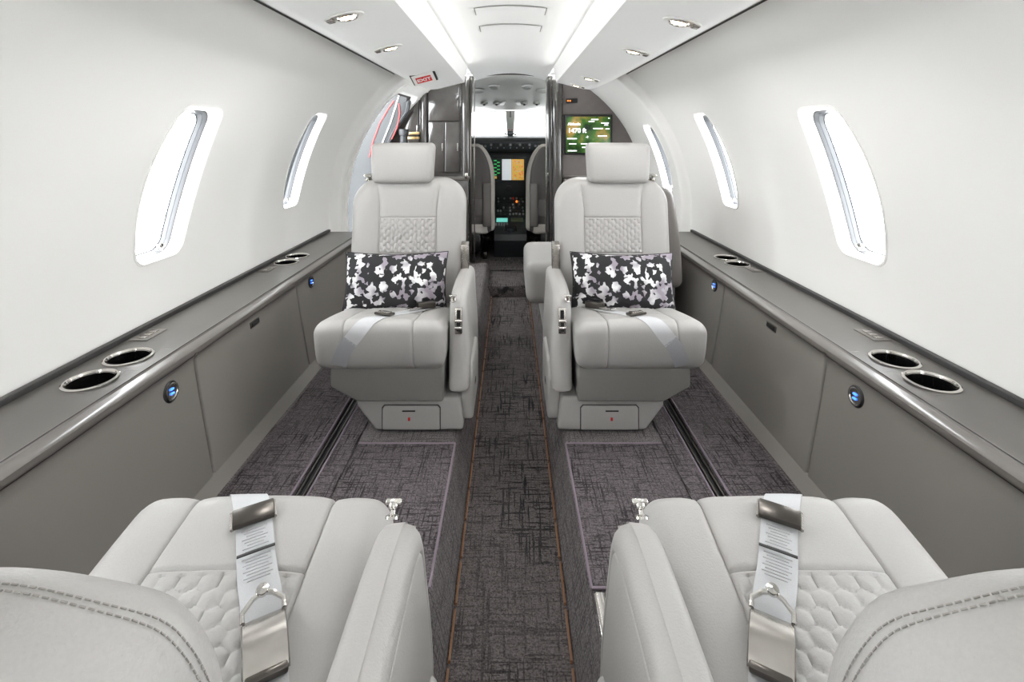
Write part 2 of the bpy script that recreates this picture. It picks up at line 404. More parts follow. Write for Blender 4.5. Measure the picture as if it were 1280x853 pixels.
# windows: bezel, stepped reveal, frame, pane
def ring(mb, L0, L1):
    n = len(L0); o = len(mb.v); mb.v += [tuple(p) for p in L0]+[tuple(p) for p in L1]
    for k in range(n): mb.f.append((o+k, o+(k+1) % n, o+n+(k+1) % n, o+n+k))
def make_window(num, side, Dc, hw, zc, hh, r, label):
    root = empty('window_%d' % num, (side*wx(Dc, zc-hh), Dc, zc-hh)); struct(root, label, 'window')
    ox, oy, oz = root.location
    def loop(sx, sz, dep, push=0):
        rr = r; return [(side*(wx(Dc+x, zc+z)+dep)-ox, Dc+x-oy, zc+z-oz) for x, z in bow(dense(rrect(hw*sx, hh*sz, rr, 8)), hh)]
    flat = max(wx(Dc, zc+z) for z in (-hh, 0, hh))
    T = Tr()
    def mkring(name, loops, m):
        mb = MB()
        for a, b in zip(loops[:-1], loops[1:]): ring(mb, a, b)
        if side > 0: mb.f = [tuple(reversed(q)) for q in mb.f]
        return mb.build(name, m, root)
    mkring('bezel', [loop(1.05, 1.02, .001), loop(1.04, 1.016, -.003), loop(1.0, 1.0, -.004), loop(.975, .99, .0), loop(.96, .985, .008)], 'white')
    mkring('reveal', [loop(.96, .985, .008), loop(.945, .978, .022), loop(.93, .972, .024), loop(.915, .966, .038)], 'white')
    mkring('gasket', [loop(.915, .966, .038), loop(.90, .96, .038), loop(.892, .956, .042)], 'gasket')
    mkring('frame', [loop(.892, .956, .042), loop(.875, .948, .052), loop(.868, .945, .053), loop(.85, .938, .066), loop(.82, .925, .068)], 'wframe')
    L = loop(.83, .93, .067); n = len(L)
    cpt = [sum(p[i] for p in L)/n for i in range(3)]
    mk('pane', L+[cpt], [(k, (k+1) % n, n) for k in range(n)], 'glass', root)
    mb = MB(); zc2 = .02; x0 = side*(wx(Dc, zc-hh*.93)+.03)-ox
    mb.box(x0-.006, x0+.006, hw*.35, hw*.62, .028, .04, .002); mb.box(x0-.004, x0+.004, hw*.45, hw*.5, .018, .03, .001)
    mb.build('shade_latch', 'chrome', root)
    return root
k = 0; nm = ['nearest the aft bulkhead', 'beside the aft end of the cabin', 'aft of the rear seats', 'beside the rear seats', 'above the fold-out table panel', 'behind the aft-facing seat']
for side, sn in ((-1, 'the entry door side'), (1, 'the monitor side')):
    for wn, t in zip(WIN, nm):
        k += 1; make_window(k, side, *wn, 'tall rounded cabin window %s on %s' % (t, sn))
k += 1; make_window(k, 1, *FWIN, 'narrow cabin window ahead of the liner step by the monitor')
# entry door frame and the door panel standing open outside it
def door():
    Dc, hw, zc, hh, r = DOOR; side = -1
    fr = empty('door_1', (-wx(Dc, 0), Dc, 0)); struct(fr, 'white arched entry door frame with a grey door hanging open behind it', 'door')
    ox, oy, oz = fr.location
    def loop(sx, sz, dep): return [(side*(wx(Dc+x, zc+z)+dep)-ox, Dc+x-oy, zc+z-oz) for x, z in dense(rrect(hw*sx, hh*sz, r, 8))]
    mb = MB(); Ls = [loop(1.13, 1.055, .001), loop(1.12, 1.05, -.014), loop(1.03, 1.015, -.018), loop(.985, .992, -.012), loop(.975, .988, .01), loop(.97, .985, .03)]
    for a, b in zip(Ls[:-1], Ls[1:]): ring(mb, a, b)
    mb.build('door_frame', 'white', fr)
    mb = MB(); Ls = [loop(.97, .985, .03), loop(.955, .98, .03), loop(.95, .975, .05)]
    for a, b in zip(Ls[:-1], Ls[1:]): ring(mb, a, b)
    mb.build('door_seal', 'gasket', fr)
    # door slab, swung open outside and facing the cabin
    hull = [(math.sqrt(1.07**2-(z-.5)**2)-.075, z) for z in [-.1+.09*i for i in range(15)]]
    poly = hull+[(.748, 1.27), (.742, 1.33), (.765, 1.372), (.81, 1.39), (.87, 1.38), (.95, 1.33), (1.1, 1.2), (1.3, .95), (1.45, .6), (1.5, .2), (1.5, -.1)]
    DS = 3.735
    MB().prism([(-x-ox, z) for x, z in poly], DS-oy, DS+.04-oy, 'y', .01).build('door_panel', 'doorgrey', fr)
    inn = [(x+.02, z) for x, z in hull[3:]]+[(.768, 1.27), (.765, 1.325), (.78, 1.352), (.815, 1.367), (.86, 1.357), (.93, 1.31), (1.07, 1.185), (1.26, .93), (1.4, .6), (1.42, .3)]
    MB().tube([(-x-ox, DS-.001-oy, z) for x, z in inn], .004, 6).build('door_seal', 'wframe', fr)
    MB().prism([(-1.48-ox, DS-oy+.04), (-1.48-ox, DS-oy), (-1.56-ox, 3.6-oy), (-1.56-ox, 3.3-oy), (-1.48-ox, 3.1-oy), (-1.53-ox, 3.1-oy), (-1.62-ox, 3.3-oy), (-1.62-ox, 3.6-oy)], -.1, 1.15, 'z').build('sky_blocker', 'doorgrey', fr)  # unseen wing added outside the doorway to block the sky
    for P in ([(1.06, .82), (1.035, .93), (.98, 1.08), (.915, 1.19), (.875, 1.245)], [(.838, 1.225), (.832, 1.15), (.85, 1.05), (.892, .955)]):
        MB().tube([(-x-ox, DS-.006-oy, z) for x, z in P], .0045, 6).build('door_cord', 'cord', fr)
    MB().tube([(-.965-ox, DS-.008-oy, .92), (-.90-ox, DS-.008-oy, 1.08), (-.835-ox, DS-.008-oy, 1.29)], .005, 8).build('door_strut', 'white', fr)
    mb = MB(); mb.lathe([(.0, 0), (.035, 0), (.035, .03), (.028, .035), (.028, .62), (.036, .63), (.036, .67), (0, .67)], (-.79-ox, 3.68-oy, .36), n=20); mb.build('handrail_post', 'doorgrey', fr)
    for i in range(2):  # gold bars stand in for glints on the steps
        mb = MB(); mb.box(-.795-ox, -.70-ox, 3.80-oy, 3.83-oy, .955+.036*i, .974+.036*i, .003); mb.build('step_glint', 'gold', fr)
door()
# floor: two carpeted platforms with a sunken aisle
AZ = -.14; XB, XT = .135, .17
def platform(side, sn):
    r = .03; prof = [(1.15, -.2), (1.15, 0), ]
    arc = [(XT+r*.9-r*.9*math.sin(t), -r+r*math.cos(t)) for t in [math.pi/2*i/6 for i in range(7)]]
    pts = [(1.15, -.004), (.80, -.004), (.602, -.004), (.602, 0), (.601, 0)]
    prof = [(1.15, 0), (.592, 0), (.592, -.012), (.553, -.012), (.553, 0)]+arc+[(XB, AZ), (XB, -.2), (1.15, -.2)]
    mb = MB(); v = []; f = []; n = len(prof)
    for D in (BACK, FRONT-.02): v += [(side*x, D, z) for x, z in prof]
    for i in range(n): q = (i, (i+1) % n, n+(i+1) % n, n+i); f.append(q if side < 0 else tuple(reversed(q)))
    mb.add(v, f); return mb.build('floor_platform_'+sn, 'carpet_plain')
for side, sn in ((-1, 'left'), (1, 'right')):
    o = platform(side, sn); struct(o, 'raised dark grey carpeted seat platform on the %s of the aisle' % ('entry door side' if side < 0 else 'monitor side'), 'floor')
    # loose laid carpet pieces with bound edges
    def rug(name, x0, x1, d0, d1, m, label, edges):
        root = empty(name, (side*(x0+x1)/2, (d0+d1)/2, 0.0), label, 'carpet'); cx, cy = (x0+x1)/2, (d0+d1)/2
        mb = MB(); mb.box(x0-cx, x1-cx, d0-cy, d1-cy, .0, .006, .002); mb.build('carpet_field', m, root, Tr(side, 1))
        for e in edges:
            mb = MB()
            P = {'a': [(x0-cx, d0-cy, .006), (x0-cx, d1-cy, .006)], 'w': [(x1-cx, d0-cy, .006), (x1-cx, d1-cy, .006)], 'f': [(x0-cx, d1-cy, .006), (x1-cx, d1-cy, .006)], 'n': [(x0-cx, d0-cy, .006), (x1-cx, d0-cy, .006)]}[e]
            mb.tube(P, .0034, 6); mb.build('piping', 'piping', root, Tr(side, 1))
    dn = 'entry door side' if side < 0 else 'monitor side'
    rug('floor_carpet', .595, .785, BACK+.05, 3.0, 'carpet_mat', 'long patterned carpet strip between seat track and side panel, '+dn, 'a')
    rug('floor_carpet', .487, .550, BACK+.05, 3.0, 'carpet_mat', 'narrow patterned carpet strip on the aisle side of the seat track, '+dn, 'w')
    rug('floor_mat', .175, .480, 1.068, 1.57, 'carpet_mat', 'mauve-piped patterned footwell mat between facing seats, '+dn, 'afn')
    tr = empty('seat_track', (side*.5725, .7, -.011), 'black recessed seat track in the floor, '+dn, 'track')
    mb = MB(); mb.box(-.018, .018, BACK+.1-.7, 2.3, 0, .006); mb.build('channel', 'slot', tr)
    for x in (-.009, .009):
        mb = MB(); mb.box(x-.003, x+.003, BACK+.1-.7, 2.3, .006, .013, .001); mb.build('rail', 'darksteel', tr)
    # warm aisle light strip at the foot of the platform
    mb = MB()
    for i in range(34):
        d = -.9+i*.13; mb.box(XB-.0075, XB-.003, d, d+.115, AZ+.002, AZ+.009)
    tag(mb.build('aisle_light_strip', 'led', None, Tr(side, 1)), 'warm amber light strip along the foot of the platform, '+dn, 'light')
mb = MB(); mb.box(-.16, .16, BACK, 3.44, AZ-.06, AZ); struct(mb.build('floor', 'carpet_aisle'), 'sunken dark patterned carpet aisle between the seat platforms', 'floor')
mb = MB(); mb.box(-1.06, 1.06, FRONT-.03, 5.4, -.12, -.06); mb.box(-.16, .16, 3.44, FRONT, -.2, -.06, .008); struct(mb.build('floor_cockpit', 'carpet_aisle'), 'dark carpeted step and floor leading into the cockpit', 'floor')
for side, dn in ((1, 'monitor side'),):
    mb = MB(); mb.prism([(.178, 0), (.178, .006), (.183, .009), (.196, .009), (.201, .006), (.201, 0)], .55, 1.055, 'y')
    tag(mb.build('floor_rail', 'chrome', None, Tr(side, 1)), 'bright metal floor rail beside the rear seat, '+dn, 'rail')
# ceiling and soffits
def extr(prof, d0, d1, nd=1, closed=False):
    mb = MB(); n = len(prof)
    v = [(x, d0+(d1-d0)*i/nd, z) for i in range(nd+1) for x, z in prof]; f = []
    for i in range(nd):
        for k_ in range(n if closed else n-1): f.append((i*n+k_, i*n+(k_+1) % n, (i+1)*n+(k_+1) % n, (i+1)*n+k_))
    if closed: f += [tuple(reversed(range(n))), tuple(nd*n+j for j in range(n))]
    return mb.add(v, f)
arc = [(-.275+.55*i/16, 1.417+.045*(1-((i-8)/8)**2)) for i in range(17)]
o = extr(arc, BACK, FRONT+.06).build('ceiling', 'ceil'); struct(o, 'white arched cabin headliner over the aisle', 'ceiling')
def ceil_panel(d0, d1, hw, nm_, lb):
    root = empty(nm_, (0, (d0+d1)/2, 1.455), lb, 'hatch')
    cz = lambda x: 1.417+.045*(1-(x/.275)**2)
    for i, (x0, x1, a, b) in enumerate(((-hw, hw, d0, d0+.003), (-hw, hw, d1-.003, d1), (-hw, -hw+.003, d0, d1), (hw-.003, hw, d0, d1))):
        n = 10 if i < 2 else 1
        mb = MB(); pts = [x0+(x1-x0)*j/n for j in range(n+1)]
        v = []; 
        for x in pts: v += [(x, a-(d0+d1)/2, cz(x)-1.455-.0015), (x, b-(d0+d1)/2, cz(x)-1.455-.0015)]
        mb.add(v, [(2*j, 2*j+1, 2*j+3, 2*j+2) for j in range(n)]); mb.build('hatch_gap', 'seam', root)
    mb = MB(); v = []
    for j in range(13):
        x = -hw+.004+(2*hw-.008)*j/12; v += [(x, d0+.004-(d0+d1)/2, cz(x)-1.455-.004), (x, d1-.004-(d0+d1)/2, cz(x)-1.455-.004)]
    mb.add(v, [(2*j, 2*j+1, 2*j+3, 2*j+2) for j in range(12)]); mb.build('hatch_cover', 'ceil', root)
ceil_panel(1.82, 1.93, .135, 'ceiling_hatch', 'shallow white oxygen mask hatch farther aft in the headliner')
ceil_panel(2.12, 2.24, .135, 'ceiling_hatch', 'shallow white oxygen mask hatch nearest the cockpit in the headliner')
SEND = 3.13
for i, (side, sn) in enumerate(((-1, 'left'), (1, 'right'))):
    prof = [(.735, 1.38), (.715, 1.368), (.62, 1.318), (.54, 1.283), (.50, 1.272), (.46, 1.276), (.300, 1.3155), (.289, 1.3185), (.272, 1.42), (.272, 1.5), (.80, 1.5)]
    prof = [(side*x, z) for x, z in prof]
    if side < 0: prof = list(reversed(prof))
    struct(extr(prof, BACK, SEND, 1, True).build('trim_%d' % (i+1), 'ceil'), 'white overhead service soffit above the windows, '+('entry door side' if side < 0 else 'monitor side'), 'soffit')
    mb = MB(); mb.tube([(side*.7215, BACK, 1.3655), (side*.7215, SEND, 1.3655)], .0045, 6); struct(mb.build('trim_%d' % (i+3), 'gasket'), 'thin dark seam between soffit and wall, '+('entry door side' if side < 0 else 'monitor side'), 'trim')
mb = MB()
for s in (-1, 1): mb.box(s*.26 if s > 0 else -1.1, 1.1 if s > 0 else s*.26, SEND-.1, FRONT+.06, 1.46, 1.49)
struct(mb.build('ceiling_entry', 'ceil'), 'white ceiling panel over the entry area behind the soffits', 'ceiling')
mb = MB(); mb.box(-1.2, 1.2, BACK-.04, BACK, -.25, 1.5); struct(mb.build('wall_back', 'wall'), 'white aft cabin bulkhead', 'wall')
# ledges, side panels
for side, dn in ((-1, 'entry door side'), (1, 'monitor side')):
    L0, L1 = BACK+.01, 3.03
    cups = [(1.185, 1.003), (1.31, 1.008), (2.29, 1.035), (2.41, 1.035)] if side < 0 else [(1.178, 1.0), (1.295, 1.003), (2.26, 1.035), (2.38, 1.035)]
    root = empty('side_ledge', (side*1.0, .7, .39), 'glossy grey armrest ledge with cup holders under the windows, '+dn, 'ledge')
    ox, oy, oz = 1.0, .7, .39; T = Tr(side, 1); CR = .049
    # top surface with round holes
    top = MB(); d = L0; X0, X1 = .925, 1.112
    def zt(x): return .395-.004*sst(.99, .925, x)
    def quad(a, b):
        v = []; n = 6
        for x in [X0+(X1-X0)*i/n for i in range(n+1)]: v += [(x-ox, a-oy, zt(x)-oz), (x-ox, b-oy, zt(x)-oz)]
        top.add(v, [(2*i, 2*i+2, 2*i+3, 2*i+1) for i in range(n)])
    for cd, cx in cups:
        a, b = cd-.058, cd+.058; quad(d, a); d = b
        n = 48; v = []; f = []
        inn = [(cx+CR*math.cos(2*math.pi*i/n), cd+CR*math.sin(2*math.pi*i/n)) for i in range(n)]
        out = []
        for x, y in inn:
            dx, dy = x-cx, y-cd; t = min(((X1-cx) if dx > 0 else (X0-cx))/dx if abs(dx) > 1e-7 else 1e9, (.058/abs(dy)) if abs(dy) > 1e-7 else 1e9); out.append((cx+dx*t, cd+dy*t))
        for c in ((X0, a), (X0, b), (X1, a), (X1, b)):
            kk = min(range(n), key=lambda i: (out[i][0]-c[0])**2+(out[i][1]-c[1])**2); out[kk] = c
        v = [(x-ox, y-oy, zt(x)-oz) for x, y in inn+out]; f = [(i, n+i, n+(i+1) % n, (i+1) % n) for i in range(n)]
        top.add(v, f)
    quad(d, L1); top.build('ledge_top', 'ledge', root, T)
    mb = MB(); prof = [(.925-ox, .391-oz), (.916-ox, .3912-oz), (.913-ox, .388-oz), (.900-ox, .3865-oz), (.888-ox, .385-oz), (.8835-ox, .3815-oz), (.883-ox, .366-oz), (.925-ox, .36-oz)]
    e = extr(prof, L0-oy, L1-oy, 1, True); e.f = [tuple(reversed(q)) for q in e.f]; e.build('edge_trim', 'ledgetrim', root, T)
    mb = MB(); mb.tube([(.918-ox, L0-oy, .3918-oz), (.918-ox, L1-oy, .3918-oz)], .0016, 5); mb.build('trim_groove', 'gasket', root, T)
    mb = MB(); mb.box(1.098-ox, 1.1165-ox, L0-oy, L1-oy, .39-oz, .409-oz, .003); mb.build('wall_gasket', 'gasket', root, T)
    mb = MB(); mb.box(.88-ox, 1.12-ox, L1-.003-oy, L1+.004-oy, .05-oz, .394-oz); mb.build('end_cap', 'ledge', root, T)
    for cd, cx in cups:
        c = empty('cup_holder', (side*(cx-ox), cd-oy, zt(cx)-oz)); c.parent = root
        mb = MB(); mb.lathe([(.0475, -.004), (.056, .0005), (.056, .0025), (.053, .0045), (.050, .004), (.0465, -.002)], (0, 0, 0), n=40); mb.f = [q for q in mb.f if len(q) < 10]; mb.build('rim', 'chrome', c)
        b = MB().lathe([(.047, .0), (.046, -.01), (.043, -.075), (.04, -.085), (.0, -.085)], (0, 0, 0), n=40); b.f = [tuple(reversed(q)) for q in b.f if len(q) < 10]; b.build('cup_well', 'cup', c)
        mb = MB(); mb.lathe([(.0445, -.04), (.0455, -.036), (.0455, -.03), (.0445, -.028)], (0, 0, 0), n=40); mb.f = [q for q in mb.f if len(q) < 10]; mb.build('well_band', 'steel', c)
        for k_ in range(7):  # thin chrome rods stand in for striped reflections on the well wall
            t_ = math.radians(18+24*k_) if True else 0; x_, y_ = side*.0435*math.cos(t_-math.pi/2+.4), .0435*math.sin(t_-math.pi/2+.4)
            mb = MB(); mb.tube([(x_*1.04, y_*1.04, -.006), (x_, y_, -.07)], .0016, 6); mb.build('well_glint', 'chrome', c)
    for cd, cx in ((1.455, 1.062), (2.17, 1.065)):
        c = empty('switch_plate', (side*(cx-ox), cd-oy, .3955-oz)); c.parent = root
        mb = MB(); mb.box(-.026, .026, -.042, .042, -.002, .0025, .001); mb.build('plate', 'ledgetrim', c)
        for yy in (-.022, 0, .022):
            mb = MB(); mb.box(-.012, .012, yy-.008, yy+.008, .0025, .0045, .001); mb.build('button', 'steel', c)
    # lower side panels : profile from ledge to floor
    pp = [(.872, .372), (.880, .366), (.884, .352), (.881, .33), (.868, .25), (.852, .16), (.836, .07), (.829, .032)]
    inner = [(x+.02, z) for x, z in pp]
    def panel(d0, d1, name, label, cat='cabinet', sl=.03):
        rt = empty(name, (side*.85, (d0+d1)/2, .046), label, cat); v = []; f = []; n = len(pp); r = .006; cy = (d0+d1)/2
        ds = [(d0, .012), (d0+.0012, .004), (d0+.004, .001), (d0+.007, 0)]+[(d0+.007+(d1-d0-.014)*i/4, 0) for i in range(1, 4)]+[(d1-.007, 0), (d1-.004, .001), (d1-.0012, .004), (d1, .012)]
        for d_, off in ds:
            for x, z in pp: v.append((x+off-.85, d_-cy+(sl*(.37-z) if False else 0), z-.046))
        K = len(ds)
        for i in range(K-1):
            for j in range(n-1): a = i*n+j; f.append((a, a+1, a+n+1, a+n))
        mb = MB().add(v, f); mb.f = [tuple(reversed(q)) for q in mb.f]
        mb.build('face', 'panel', rt, Tr(side, 1)); return rt, cy
    def xp(z):
        for (xa, za), (xb, zb) in zip(pp[:-1], pp[1:]):
            if zb <= z <= za: return xb+(xa-xb)*(z-zb)/(za-zb)
        return .85
    S1, S2 = 1.39, 2.05
    def outlet(rt, cy, d, z):
        c = empty('round_outlet', (side*(xp(z)-.85), d-cy, z-.046)); c.parent = rt; ax = (-side, 0, .13)
        MB().lathe([(.0, -.004), (.027, -.004), (.027, .002), (.024, .005), (.020, .0035), (.0, .0035)], (0, 0, 0), ax, 28).build('bezel', 'black', c)
        MB().lathe([(.0205, .003), (.0225, .0055), (.0195, .0058), (.018, .0036)], (0, 0, 0), ax, 28).build('rim', 'chrome', c)
        a = Vector(ax).normalized(); u = Vector((0, 1, 0)); w_ = a.cross(u)
        for q in range(2):
            mb = MB(); mb.obox(a*.0055+w_*(.006-q*.011), u*.0055, w_*.0022, a*.0015, .0006); mb.build('indicator', 'blue', c)
    rt, cy = panel(BACK+.02, S1-.002, 'sidewall_cabinet', 'grey lower side panel with round outlet beside the rear seat, '+dn); outlet(rt, cy, 1.283 if side < 0 else 1.26, .318)
    rt, cy = panel(S1+.002, S2-.002, 'table_door', 'grey fold-out table door with slot latch in the lower side wall, '+dn, 'cabinet door')
    mb = MB(); zc_ = .335; dl = 1.71 if side < 0 else 1.675; x = xp(zc_)
    h = empty('latch', (side*(x-.85), dl-cy, zc_-.046)); h.parent = rt
    mb.obox((0, 0, 0), (.003, 0, 0), (0, .030, 0), (.0012, 0, .010), .002); mb.build('surround', 'darksteel', h, Tr(side, 1))
    mb = MB(); mb.obox((-.003, 0, 0.001), (.002, 0, 0), (0, .024, 0), (.0008, 0, .006), .001); mb.build('slot', 'slot', h, Tr(side, 1))
    rt, cy = panel(S2+.002, 3.02, 'sidewall_cabinet', 'grey lower side panel with round outlet beside the aft-facing seat, '+dn); outlet(rt, cy, 2.19 if side < 0 else 2.14, .335)
    mb = MB(); prof = [(.832, .034), (.827, .029), (.808, .010), (.799, .0), (.86, .0), (.86, .034)]
    e = extr(prof, BACK+.02, 3.02, 1, True)
    struct(e.build('baseboard_'+('left' if side < 0 else 'right'), 'panel', None, Tr(side, 1)), 'grey kick strip along the foot of the side panels, '+dn, 'baseboard')
    mb = MB(); mb.box(.905, .915, BACK+.02, 3.02, .0, .36); struct(mb.build('trim_%d' % (5 if side < 0 else 6), 'gasket', None, Tr(side, 1)), 'dark backing behind the side panel seams, '+dn, 'trim')
# overhead reading lights
def sz(x): return 1.276+(.46-x)*.245 if x < .46 else 1.276
def reading_light(side, X, D, label):
    root = empty('reading_light', (side*X, D, sz(X)), label, 'light', 'overhead reading lights'); T = Tr(side, 1)
    nrm = Vector((-.238, 0, -.97)).normalized(); u = Vector((.97, 0, -.238)); v = Vector((0, 1, 0))
    b = MB(); b.lathe([(.036, -.004), (.042, .001), (.040, .004), (.031, .003), (.026, -.008)], (0, 0, 0), nrm, 28, 1.25, .8, ref=u); b.f = [q for q in b.f if len(q) < 10]; b.build('bezel', 'white', root, T)
    b = MB(); b.lathe([(.024, .0), (.027, .006), (.025, .009), (.021, .008), (.019, .002)], -u*.008, nrm, 24, ref=u); b.f = [q for q in b.f if len(q) < 10]; b.build('eyeball', 'chrome', root, T)
    b = MB(); b.lathe([(.0205, .002), (.018, .006), (.010, .0085), (0, .009)], -u*.008, nrm, 20, ref=u); b.build('lens', 'lens', root, T)
    b = MB(); b.obox(u*.036+nrm*.004, u*.009, v*.013, nrm*.004, .002); b.build('switch', 'steel', root, T)
    l = bpy.data.lights.new('reading_lamp', 'SPOT'); l.energy = 5.0; l.spot_size = math.radians(174); l.spot_blend = .55; l.color = (1, .995, .985); l.shadow_soft_size = .018
    lo = bpy.data.objects.new('reading_lamp', l); C.objects.link(lo); lo.parent = root; lo.location = (0, 0, -.035); lo.rotation_euler = (0, -side*.1, 0)
for s, X, D, t in ((-1, .424, 1.263, 'entry door side, well aft of the exit sign'), (-1, .424, 1.714, 'entry door side, just aft of the exit sign'), (1, .45, 1.297, 'monitor side, the aftmost in sight'),
                (1, .445, 1.757, 'monitor side, the second one aft'), (1, .424, 2.63, 'monitor side, above the aft-facing seat'), (1, .41, 3.03, 'monitor side, at the soffit end by the monitor')):
    reading_light(s, X, D, 'added unseen fill light in the soffit, '+t)
for s in (-1, 1):  # unseen aft lamps added to brighten seat fronts and walls
    for D, t in ((-.55, 'behind the forward-facing seat'), (-1.25, 'in the aft cabin'), (-1.95, 'near the aft bulkhead')):
        reading_light(s, .43, D, 'added unseen fill light in the soffit, '+('entry door side, ' if s < 0 else 'monitor side, ')+t)
# exit sign
ex = empty('exit_sign', (-.43, 2.45, sz(.43)), 'small white EXIT sign with red letters under the soffit by the entry door', 'sign')
u = Vector((.97, 0, .238)); nrm = Vector((.22, -.45, -.86)).normalized(); u = (u-nrm*u.dot(nrm)).normalized(); vv = nrm.cross(u)
cen = Vector((0, 0, -.012))
MB().obox(cen+Vector((0, .004, .004)), u*.062, vv*.05, nrm*.008, .002).build('back_plate', 'black', ex)
MB().obox(cen+nrm*.008-vv*.006, u*.054, vv*.042, nrm*.002, .001).build('face_plate', 'white', ex)
MB().obox(cen+nrm*.0108-vv*.006, u*.038, vv*.024, nrm*.0006).build('red_field', 'exitred', ex)
from mathutils import Matrix
mt = Matrix((u, vv, nrm)).transposed()
if mt.determinant() < 0: mt = Matrix((u, -vv, nrm)).transposed()
text_mesh('exit_letters', 'EXIT', .034, cen+nrm*.0118-vv*.006-mt.col[0]*0-mt.col[1]*.012, mt.to_euler(), 'white', ex, 'CENTER', .0008)
# ================================================================== CABIN SEATS
def cz_top(q): return .395-.2*q
HW = .212
def seat(name, mx, my, cx, yf, label, near, group):
    root = empty(name, (cx, yf, 0), label, 'seat', group); T = Tr(mx, my)
    def part(V, n, m, parent=root): return mk(n, V[0], V[1], m, parent, True, T)
    # --- cushion
    hy, hz, r = .23, .085, .04; qc, zc = .23, .31
    def seamx(q): return .105+.012*sst(.0, .2, q)
    S0 = .11
    def dc(x, y, z, quilt=True):
        q = y+qc; t = (z+hz)/(2*hz); s = clamp(t, 0, 1)
        zz = z+zc
        zz += s*(-.2*q+.012*(1-(x/HW)**2)-.003)
        # front waterfall
        fr = sst(.10, 0, q)
        zz -= s*.002*fr
        q2 = q+(1-s)*.03*fr - .012*fr*math.sin(math.pi*s)
        xx = x*(1+.0*q) + (.02*(1-s)*(-1 if x > 0 else 1) if abs(x) > .15 else 0)*.3
        ax = abs(x); g = .0038*math.exp(-((ax-S0)/.0024)**2)+.0022*math.exp(-((ax-S0)/.016)**2)
        if quilt and (s > .45 or q < .06):
            if s > .55: zz -= g
            if q < .05: q2 += g*.8
        if s > .8 and quilt:
            gx = math.exp(-((q-.134)/.0024)**2)*.004
            if ax < S0: zz -= gx
            if ax < S0-.006 and q > .14 and q < .44: zz += .0046*min(1, hexq(x, q, .029, .85)**.4*1.2)-.0036
            elif ax < S0: zz += .001
        # bolster fullness
        if ax > S0 and s > .6: zz += .004*math.sin(math.pi*clamp((ax-S0)/(HW-S0), 0, 1))*(s-.6)/.4
        # soft leather creases
        zz += .0015*s*noise.noise((x*9, q*9, 3.1+mx+my))
        return (xx, q2, zz)
    xs = coords(HW, r, .012, (-S0, S0), (-.104, .104, .0027) if near else None); ys = coords(hy, r, .014, (.134-qc,), (-.09, .12, .0027) if near else None); zs = coords(hz, r, .02)
    part(rgrid(xs, ys, zs, r, dc), 'cushion', 'leather')
    # piping along cushion lower edge
    # --- skirt and base
    MB().prism([(-.167, .245), (-.167, .165), (-.08, .116), (.2, .116), (.2, .245)], .055, .43, 'y', .008).build('skirt', 'skirt', root, T)
    MB().prism([(-.09, .116), (-.09, .088), (-.03, .0065), (.262, .0065), (.262, .03), (.25, .116)], .085, .42, 'y', .01).build('base', 'leather', root, T)
    dr = MB().prism([(-.003, .012), (-.003, .082), (.004, .09), (.178, .09), (.185, .082), (.185, .012)], .079, .09, 'y', .0025).build('drawer', 'leather', root, T)
    MB().box(.062, .105, .0775, .0795, .072, .0765, .0008).build('drawer_slot', 'slot', dr, T)
    MB().box(.081, .088, .0775, .0795, .042, .053, .0006).build('drawer_mark', 'red', dr, T)
    MB().prism([(-.006, .008), (-.006, .084), (.002, .093), (.180, .093), (.188, .084), (.188, .008)], .083, .0855, 'y').build('drawer_gap', 'gasket', root, T)
    sd = MB().prism([(.105, .03), (.10, .17), (.125, .222), (.33, .222), (.36, .19), (.36, .03)], .25, .294, 'x', .012).build('side_pod', 'leather', root, T)
    MB().box(.2935, .2952, .18, .215, .11, .125, .0008).build('latch_slot', 'slot', sd, T)
    # --- armrest on the aisle side : side profile (q,z) swept in x, puffed
    pr = []
    A = [(.50, .135), (.50, .30), (.50, .435), (.42, .452), (.32, .456), (.22, .456), (.16, .449), (.122, .430), (.104, .398), (.096, .35), (.088, .28), (.080, .20), (.075, .155), (.088, .137), (.2, .132), (.35, .132)]
    def spl(P, n):
        out = []; K = len(P)
        for i in range(K):
            p0, p1, p2, p3 = P[i-1], P[i], P[(i+1) % K], P[(i+2) % K]
            for j in range(n):
                t = j/n; out.append(tuple(.5*((2*p1[a])+(-p0[a]+p2[a])*t+(2*p0[a]-5*p1[a]+4*p2[a]-p3[a])*t*t+(-p0[a]+3*p1[a]-3*p2[a]+p3[a])*t**3) for a in (0, 1)))
        return out
    S = spl(A, 3); n = len(S); cq = (sum(p[0] for p in S)/n, sum(p[1] for p in S)/n)
    def inset(d):
        out = []
        for i in range(n):
            a, b = S[i-1], S[(i+1) % n]; t = Vector((b[0]-a[0], b[1]-a[1])).normalized(); nn = Vector((-t.y, t.x)); c = Vector((cq[0]-S[i][0], cq[1]-S[i][1]))
            if nn.dot(c) < 0: nn = -nn
            out.append((S[i][0]+nn.x*d, S[i][1]+nn.y*d))
        return out
    x0, x1 = .2135, .285; rr = .026
    lv = []
    for k_ in range(6): t = math.pi/2*k_/5; lv.append((x0+.018*(1-math.sin(t)), .018*(1-math.cos(t))))
    lv = [(x0, .018), (x0+.003, .008), (x0+.009, .002), (x0+.018, 0), ((x0+x1)/2, -.0015), (x1-.026, 0), (x1-.014, .003), (x1-.006, .010), (x1-.002, .018), (x1, .028), (x1-.0005, .030), (x1-.0025, .032), (x1-.0005, .034), (x1, .036)]
    V = []; Fc = []
    for xx, d in lv:
        V += [(xx-.012*sst(.2, .45, z) if xx > .25 else xx, q, z) for q, z in inset(d)]
    for i in range(len(lv)-1):
        for j in range(n): Fc.append((i*n+j, i*n+(j+1) % n, (i+1)*n+(j+1) % n, (i+1)*n+j))
